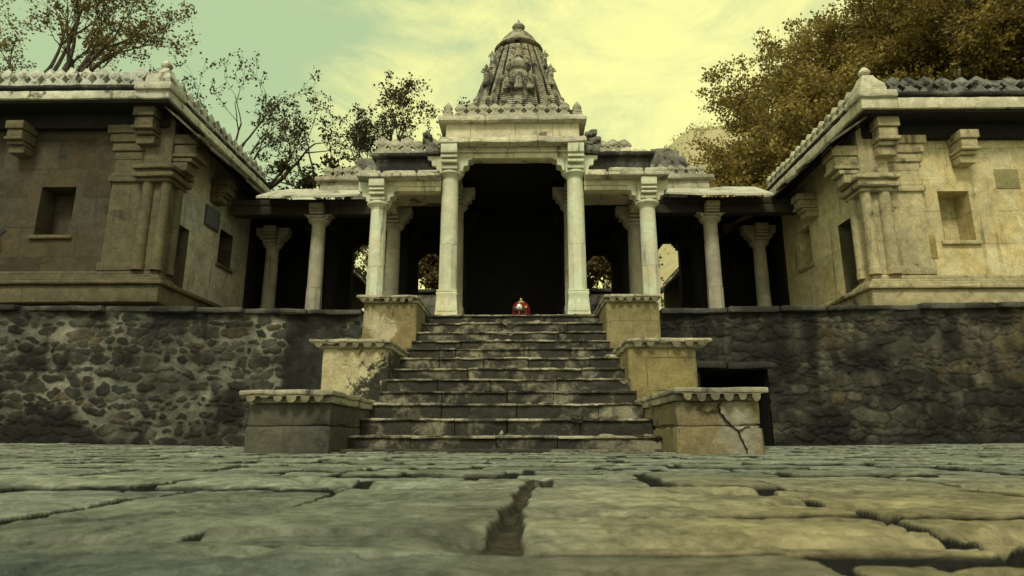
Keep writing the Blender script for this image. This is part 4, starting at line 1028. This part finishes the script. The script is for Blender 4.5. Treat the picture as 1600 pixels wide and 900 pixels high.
m.tube([(I0.x-.155,I0.y-.11,I0.z+.295),(I0.x-.12,I0.y-.145,I0.z+.25),(I0.x-.06,I0.y-.165,I0.z+.225),(I0.x+.01,I0.y-.168,I0.z+.23),(I0.x+.05,I0.y-.16,I0.z+.26)], [.018,.024,.028,.022,.012], 7)
m.tube([(I0.x-.035,I0.y-.165,I0.z+.22),(I0.x-.04,I0.y-.17,I0.z+.1)], [.018,.014], 6)
m.tube([(I0.x+.055,I0.y-.155,I0.z+.235),(I0.x+.09,I0.y-.14,I0.z+.2),(I0.x+.10,I0.y-.145,I0.z+.1)], [.014,.016,.014], 6)
m.build('dark_sash', M['mossy_shade'], idol)
m = MB(); m.prism([(I0.x+.06,I0.z+.29),(I0.x+.115,I0.z+.33),(I0.x+.115,I0.z+.26)], 1, I0.y-.155, I0.y-.10); m.build('side_ornament', M['brass'], idol)
m = MB(); m.tube([(I0.x-.13,I0.y-.14,I0.z+.262),(I0.x-.10,I0.y-.165,I0.z+.275),(I0.x-.085,I0.y-.17,I0.z+.285)], [.008,.016,.010], 7); m.build('ear_ornament', M['brass'], idol)
m = MB(); m.lathe([(.075,I0.z-.045+.435),(.08,I0.z-.045+.45),(.06,I0.z-.045+.475),(.025,I0.z-.045+.485),(.022,I0.z-.045+.50),(.030,I0.z-.045+.51),(.020,I0.z-.045+.535),(.004,I0.z-.045+.55)], I0.x, I0.y, 14); m.build('topknot', M['brass'], idol)

# ------------------------------------------------------------------ gallery roofs and a low wall seen through the hall
for sx, lab in ((-1, 'shadowed rear gallery with sloping slab roof seen between the left porch columns'), (1, 'shadowed rear gallery with sloping slab roof seen between the right porch columns')):
    g = empty('rear_gallery', (sx*6, 20, 2.18), lab, 'building')
    m = MB(); m.box(sx*5.6, sx*6.6, 17.3, 24, 2.18, 5.9); m.build('wall', M['recess'], g)
    m = MB()
    for k in range(8):
        y = 17.2+k*.85; tl = rng.uniform(-.05,.05)
        vs = [(sx*4.72,y+.01,4.90+tl),(sx*4.72,y+.84,4.90-tl),(sx*5.7,y+.84,5.75),(sx*5.7,y+.01,5.75)]; vs += [(a,b,c-.06) for a,b,c in vs]
        m.add(vs, [(0,1,2,3),(4,7,6,5),(0,4,5,1),(1,5,6,2),(2,6,7,3),(3,7,4,0)])
    m.build('sloped_eave', M['slab_pale'], g)
m = MB(); x = -4.4
rw = empty('rear_wall', (0, 19.6, 2.18), 'low rear courtyard wall glimpsed through the temple hall', 'wall')
m.rbox(-4.5, 4.5, 19.5, 19.85, 2.18, 4.55, r=.03, amp=.02, seg=.4); m.build('masonry', M['dome'], rw)
m = MB(); m.rbox(-4.6, 4.6, 19.42, 19.93, 4.553, 4.66, r=.02, amp=.015, seg=.3); m.build('coping', M['coping'], rw)

# ------------------------------------------------------------------ trees
def leaves_obj(name, parent, centres, per, spread, size, mat, seed, flat=.6):
    rs = np.random.RandomState(seed); C = np.array(centres); n = len(C)*per
    base = np.repeat(C, per, 0)+rs.normal(0, 1, (n,3))*np.array([spread, spread, spread*flat])
    tone = np.clip(np.repeat(rs.rand(len(C)), per)*.55+rs.rand(n)*.45, 0, 1)
    d = rs.normal(0, 1, (n,3)); d /= np.linalg.norm(d, axis=1, keepdims=True)
    e = np.cross(d, rs.normal(0, 1, (n,3))); e /= np.linalg.norm(e, axis=1, keepdims=True)
    L = size*rs.uniform(.6, 1.35, (n,1)); Wd = L*.36; nrm = np.cross(d, e)
    v = np.stack([base, base+d*L*.5+e*Wd+nrm*L*.08, base+d*L, base+d*L*.5-e*Wd+nrm*L*.08], 1).reshape(-1,3)
    off = np.array(origin(parent)); v = (v-off).astype(np.float32)
    me = bpy.data.meshes.new(name); me.vertices.add(n*4); me.vertices.foreach_set('co', v.ravel())
    me.loops.add(n*4); me.loops.foreach_set('vertex_index', np.arange(n*4, dtype=np.int32)); me.polygons.add(n); me.polygons.foreach_set('loop_start', np.arange(0,n*4,4,dtype=np.int32))
    me.update(calc_edges=True)
    at = me.color_attributes.new('Col','FLOAT_COLOR','POINT'); c4 = np.repeat(np.stack([tone,tone,tone,np.ones(n)],1),4,0).astype(np.float32); at.data.foreach_set('color', c4.ravel())
    me.materials.append(mat); o = bpy.data.objects.new(name, me); COL.objects.link(o); o.parent = parent; return o

def tree(label, base, trunk_h, r0, levels, seed, mat, per, spread, size, lean=(0,0), split=(2,4), L0=2.2, shrink=.74, up=.25, wide=.8, group=None, droop=0., skip=0., limbs=None):
    rr = random.Random(seed)
    root = empty('tree', base, label, 'tree', group)
    m = MB(); tips = []
    def grow(p, d, L, r, lv):
        pts = [tuple(p)]; rad = [r]; q = Vector(p); dd = Vector(d); n = 5 if lv < 3 else 3
        for k in range(n):
            dd = (dd+Vector((rr.uniform(-1,1),rr.uniform(-1,1),rr.uniform(-.6,.8)))*.17+Vector((0,0,up*.12-droop*.1*lv))).normalized()
            q = q+dd*(L/n); pts.append(tuple(q)); rad.append(r*(1-.42*(k+1)/n))
            if lv >= levels-2 and rr.random() > skip: tips.append(tuple(q))
        m.tube(pts, rad, 8 if lv < 2 else (5 if lv < 4 else 4))
        if lv >= levels: tips.append(tuple(q)); return
        for c_ in range(rr.randint(*split)):
            t_ = rr.uniform(.45,1.) if c_ else 1.
            i = max(1, min(n, int(round(t_*n)))); a = rr.uniform(0, 2*math.pi)
            side = dd.orthogonal().normalized(); side.rotate(__import__('mathutils').Quaternion(dd, a))
            nd = (dd+side*rr.uniform(.45,1.05)*wide+Vector((0,0,up))).normalized()
            grow(Vector(pts[i]), nd, L*shrink*rr.uniform(.8,1.15), max(.006, rad[i]*.74), lv+1)
    d0 = Vector((lean[0], lean[1], 1)).normalized()
    if limbs:
        top = Vector(base)+d0*trunk_h
        m.tube([tuple(Vector(base)-Vector((0,0,.3))), tuple(Vector(base)+d0*trunk_h*.5), tuple(top)], [r0*1.25, r0*1.02, r0*.92], 10)
        for (dx, dy, dz, L) in limbs: grow(top-d0*r0*.5, Vector((dx,dy,dz)).normalized(), L, r0*.62, 1)
    else:
        pts = [Vector(base)-Vector((0,0,.3))]; rad = [r0*1.3]
        for k in range(4):
            pts.append(Vector(base)+d0*trunk_h*(k+1)/4+Vector((rr.uniform(-1,1),rr.uniform(-1,1),0))*.12); rad.append(r0*(1-.12*k))
        m.tube([tuple(p) for p in pts], rad, 10)
        grow(pts[-1], d0, L0, rad[-1], 1)
        for c_ in range(2):
            a = rr.uniform(0, 6.28); grow(pts[3], Vector((math.cos(a)*.8,math.sin(a)*.8,.8)).normalized(), L0*.95, rad[-1]*.7, 1)
    m.build('trunk', M['bark'], root, fix=False)
    if per: leaves_obj('crown', root, tips, per, spread, size, mat, seed)
    return root, tips
# bare-limbed tree behind the left building
tree('spreading thinly leaved tree rising behind the left building roof', (-16.6, 20.5, 2.1), 9.0, .27, 6, 3, M['leaf_dry'], 4, .12, .11, limbs=[(-.75,.1,.75,3.0),(.45,0,.9,2.4),(-.1,.3,1,2.6),(.7,-.3,.45,1.7),(.3,-.2,1,2.4)], split=(2,3), shrink=.72, up=.08, skip=.25)
# open small trees between the left building and the temple
tree('sparse slender tree nearest the left roof corner with few leaves', (-11.3, 22, 2.1), 7.0, .15, 6, 8, M['leaf_dark'], 4, .07, .10, limbs=[(.5,0,1,2.2),(-.4,.2,1,2.0)], split=(2,2), shrink=.74, up=.12, skip=.72)
tree('open branched tree with leaf clumps over the left roof line', (-9.6, 21.5, 2.1), 6.2, .18, 6, 14, M['leaf_dark'], 5, .08, .105, limbs=[(.75,0,.7,2.0),(-.6,.1,.9,1.8),(.1,-.2,1,1.5)], split=(2,2), shrink=.74, up=.08, skip=.62)
tree('tree with straight dark trunk just left of the temple tower', (-4.7, 21.5, 2.1), 6.5, .15, 6, 23, M['leaf_dark'], 4, .08, .10, limbs=[(.1,0,1,1.7),(.9,.1,.55,1.7),(-.8,0,.6,1.7),(-.3,.3,1,1.4)], split=(2,3), shrink=.70, up=.06, skip=.6)
tree('forked tree behind the lower parapet left of the temple', (-6.3, 22.5, 2.1), 6.4, .16, 6, 29, M['leaf_dark'], 4, .08, .10, limbs=[(-.7,0,.7,1.9),(.5,.1,1,1.9),(-1,0,.2,1.8),(.9,0,.3,1.5)], split=(2,3), shrink=.70, up=.05, skip=.55)
tree('low dark bushy tree in the gap beside the left wing roof', (-7.9, 20.5, 2.1), 4.6, .14, 5, 31, M['leaf_dark'], 10, .13, .14, limbs=[(.8,0,.4,1.3),(-.5,.1,.6,1.2),(.2,-.2,.7,1.1)], split=(2,3), shrink=.72, up=.0, skip=.3)
# the big golden tree at the right
rt, tips = tree('huge dense golden brown tree behind the right building', (15.6, 21, 2.1), 4.6, .6, 6, 41, M['leaf_gold'], 30, .16, .115, limbs=[(-.8,0,.75,3.6),(-.25,.3,1,4.4),(.6,0,.9,4.2),(.9,.2,.5,3.8),(-1,-.1,.12,3.4),(.1,-.5,.9,4.0),(.4,-.3,.5,3.4),(-1,-.3,-.02,3.3),(-.6,-.4,.5,3.4),(-.2,.1,1.2,4.8)], split=(3,4), shrink=.72, up=.08, wide=.95, skip=.55)
# low trees seen through the hall
tree('bushy dark tree glimpsed through the hall behind the left tall column', (-3.2, 23, 2.1), 1.8, .14, 6, 51, M['leaf_dry'], 9, .15, .14, limbs=[(.6,0,.9,1.2),(-.6,.1,.9,1.2),(0,.1,1,1.3)], split=(2,3), up=.1)
tree('bushy dry tree glimpsed through the hall behind the right tall column', (3.4, 23.5, 2.1), 1.8, .14, 6, 57, M['leaf_dry'], 9, .15, .14, limbs=[(.6,0,.9,1.2),(-.6,.1,.9,1.2),(0,.1,1,1.3)], split=(2,3), up=.1)
tree('leafy tree glimpsed through the outer bay of the left porch', (-6.2, 24.5, 2.1), 2.6, .14, 5, 61, M['leaf_dry'], 6, .16, .14, limbs=[(.6,0,.9,1.4),(-.6,.1,.9,1.4),(0,.1,1,1.4)], split=(2,3), up=.1)
tree('dry scrubby tree glimpsed through the outer bay of the right porch', (5.6, 25, 2.1), 1.0, .13, 5, 67, M['leaf_dry'], 5, .15, .13, limbs=[(.6,0,.9,1.1),(-.6,.1,.9,1.1)], split=(2,3), up=.1)
tree('small yellow green bush beside the right wing roof under the big tree', (8.6, 21.5, 2.1), 5.6, .12, 5, 71, M['leaf_gold'], 16, .16, .13, limbs=[(.5,0,.9,1.1),(-.6,.1,.9,1.1),(0,.1,1,1.)], split=(2,3), up=.1)
# sprig growing on the right parapet
sp = empty('weed', (8.28, 10.8, 6.60), 'tiny dry weed sprouting on the black right parapet', 'plant')
m = MB(); tp = []
for k in range(5):
    a = k*1.3; pts = [(8.28,10.8,6.58),(8.28+.03*math.cos(a),10.8+.03*math.sin(a),6.70),(8.28+.07*math.cos(a)-.03,10.8+.07*math.sin(a),6.80+.03*k)]
    m.tube(pts, [.008,.006,.003], 5); tp += pts[1:]
m.build('stem', M['leaf_dry'] if 0 else M['bark'], sp, fix=False); leaves_obj('leaves', sp, tp, 5, .02, .05, M['leaf_gold'], 5)

# ------------------------------------------------------------------ dry hill at the right, haze put into its pale colour
xs = np.linspace(-160, 260, 150); ys_ = np.linspace(60, 330, 90); Xh, Yh = np.meshgrid(xs, ys_)
Zh = 2+sstep(60, 190, Yh)*(4+86*sstep(0, 50, Xh*170/np.maximum(Yh,120)))+6*fbm(Xh*.03, Yh*.03, 4)*sstep(60,110,Yh)
tag(grid_obj('hill', Xh, Yh, Zh, M['hill']), None, None, kind='structure')
rs = np.random.RandomState(8); cs = []
for k in range(2600):
    x = rs.uniform(-60, 150); y = rs.uniform(75, 200)
    i = min(len(xs)-1, int((x+160)/420*149)); j = min(len(ys_)-1, int((y-60)/270*89)); cs.append((x, y, Zh[j,i]+.8))
sc = leaves_obj('hillside_scrub', None, cs, 14, .9, .8, M['leaf_hill'], 12) if 0 else None
hs = bpy.data.objects.new('tmp', None)
COL.objects.link(hs); o = leaves_obj('hillside_scrub', hs, cs, 14, .9, .8, M['leaf_hill'], 12); o.parent = None; bpy.data.objects.remove(hs)
tag(o, 'haze-pale dry scrub covering the far hillside', 'scrub', kind='stuff')
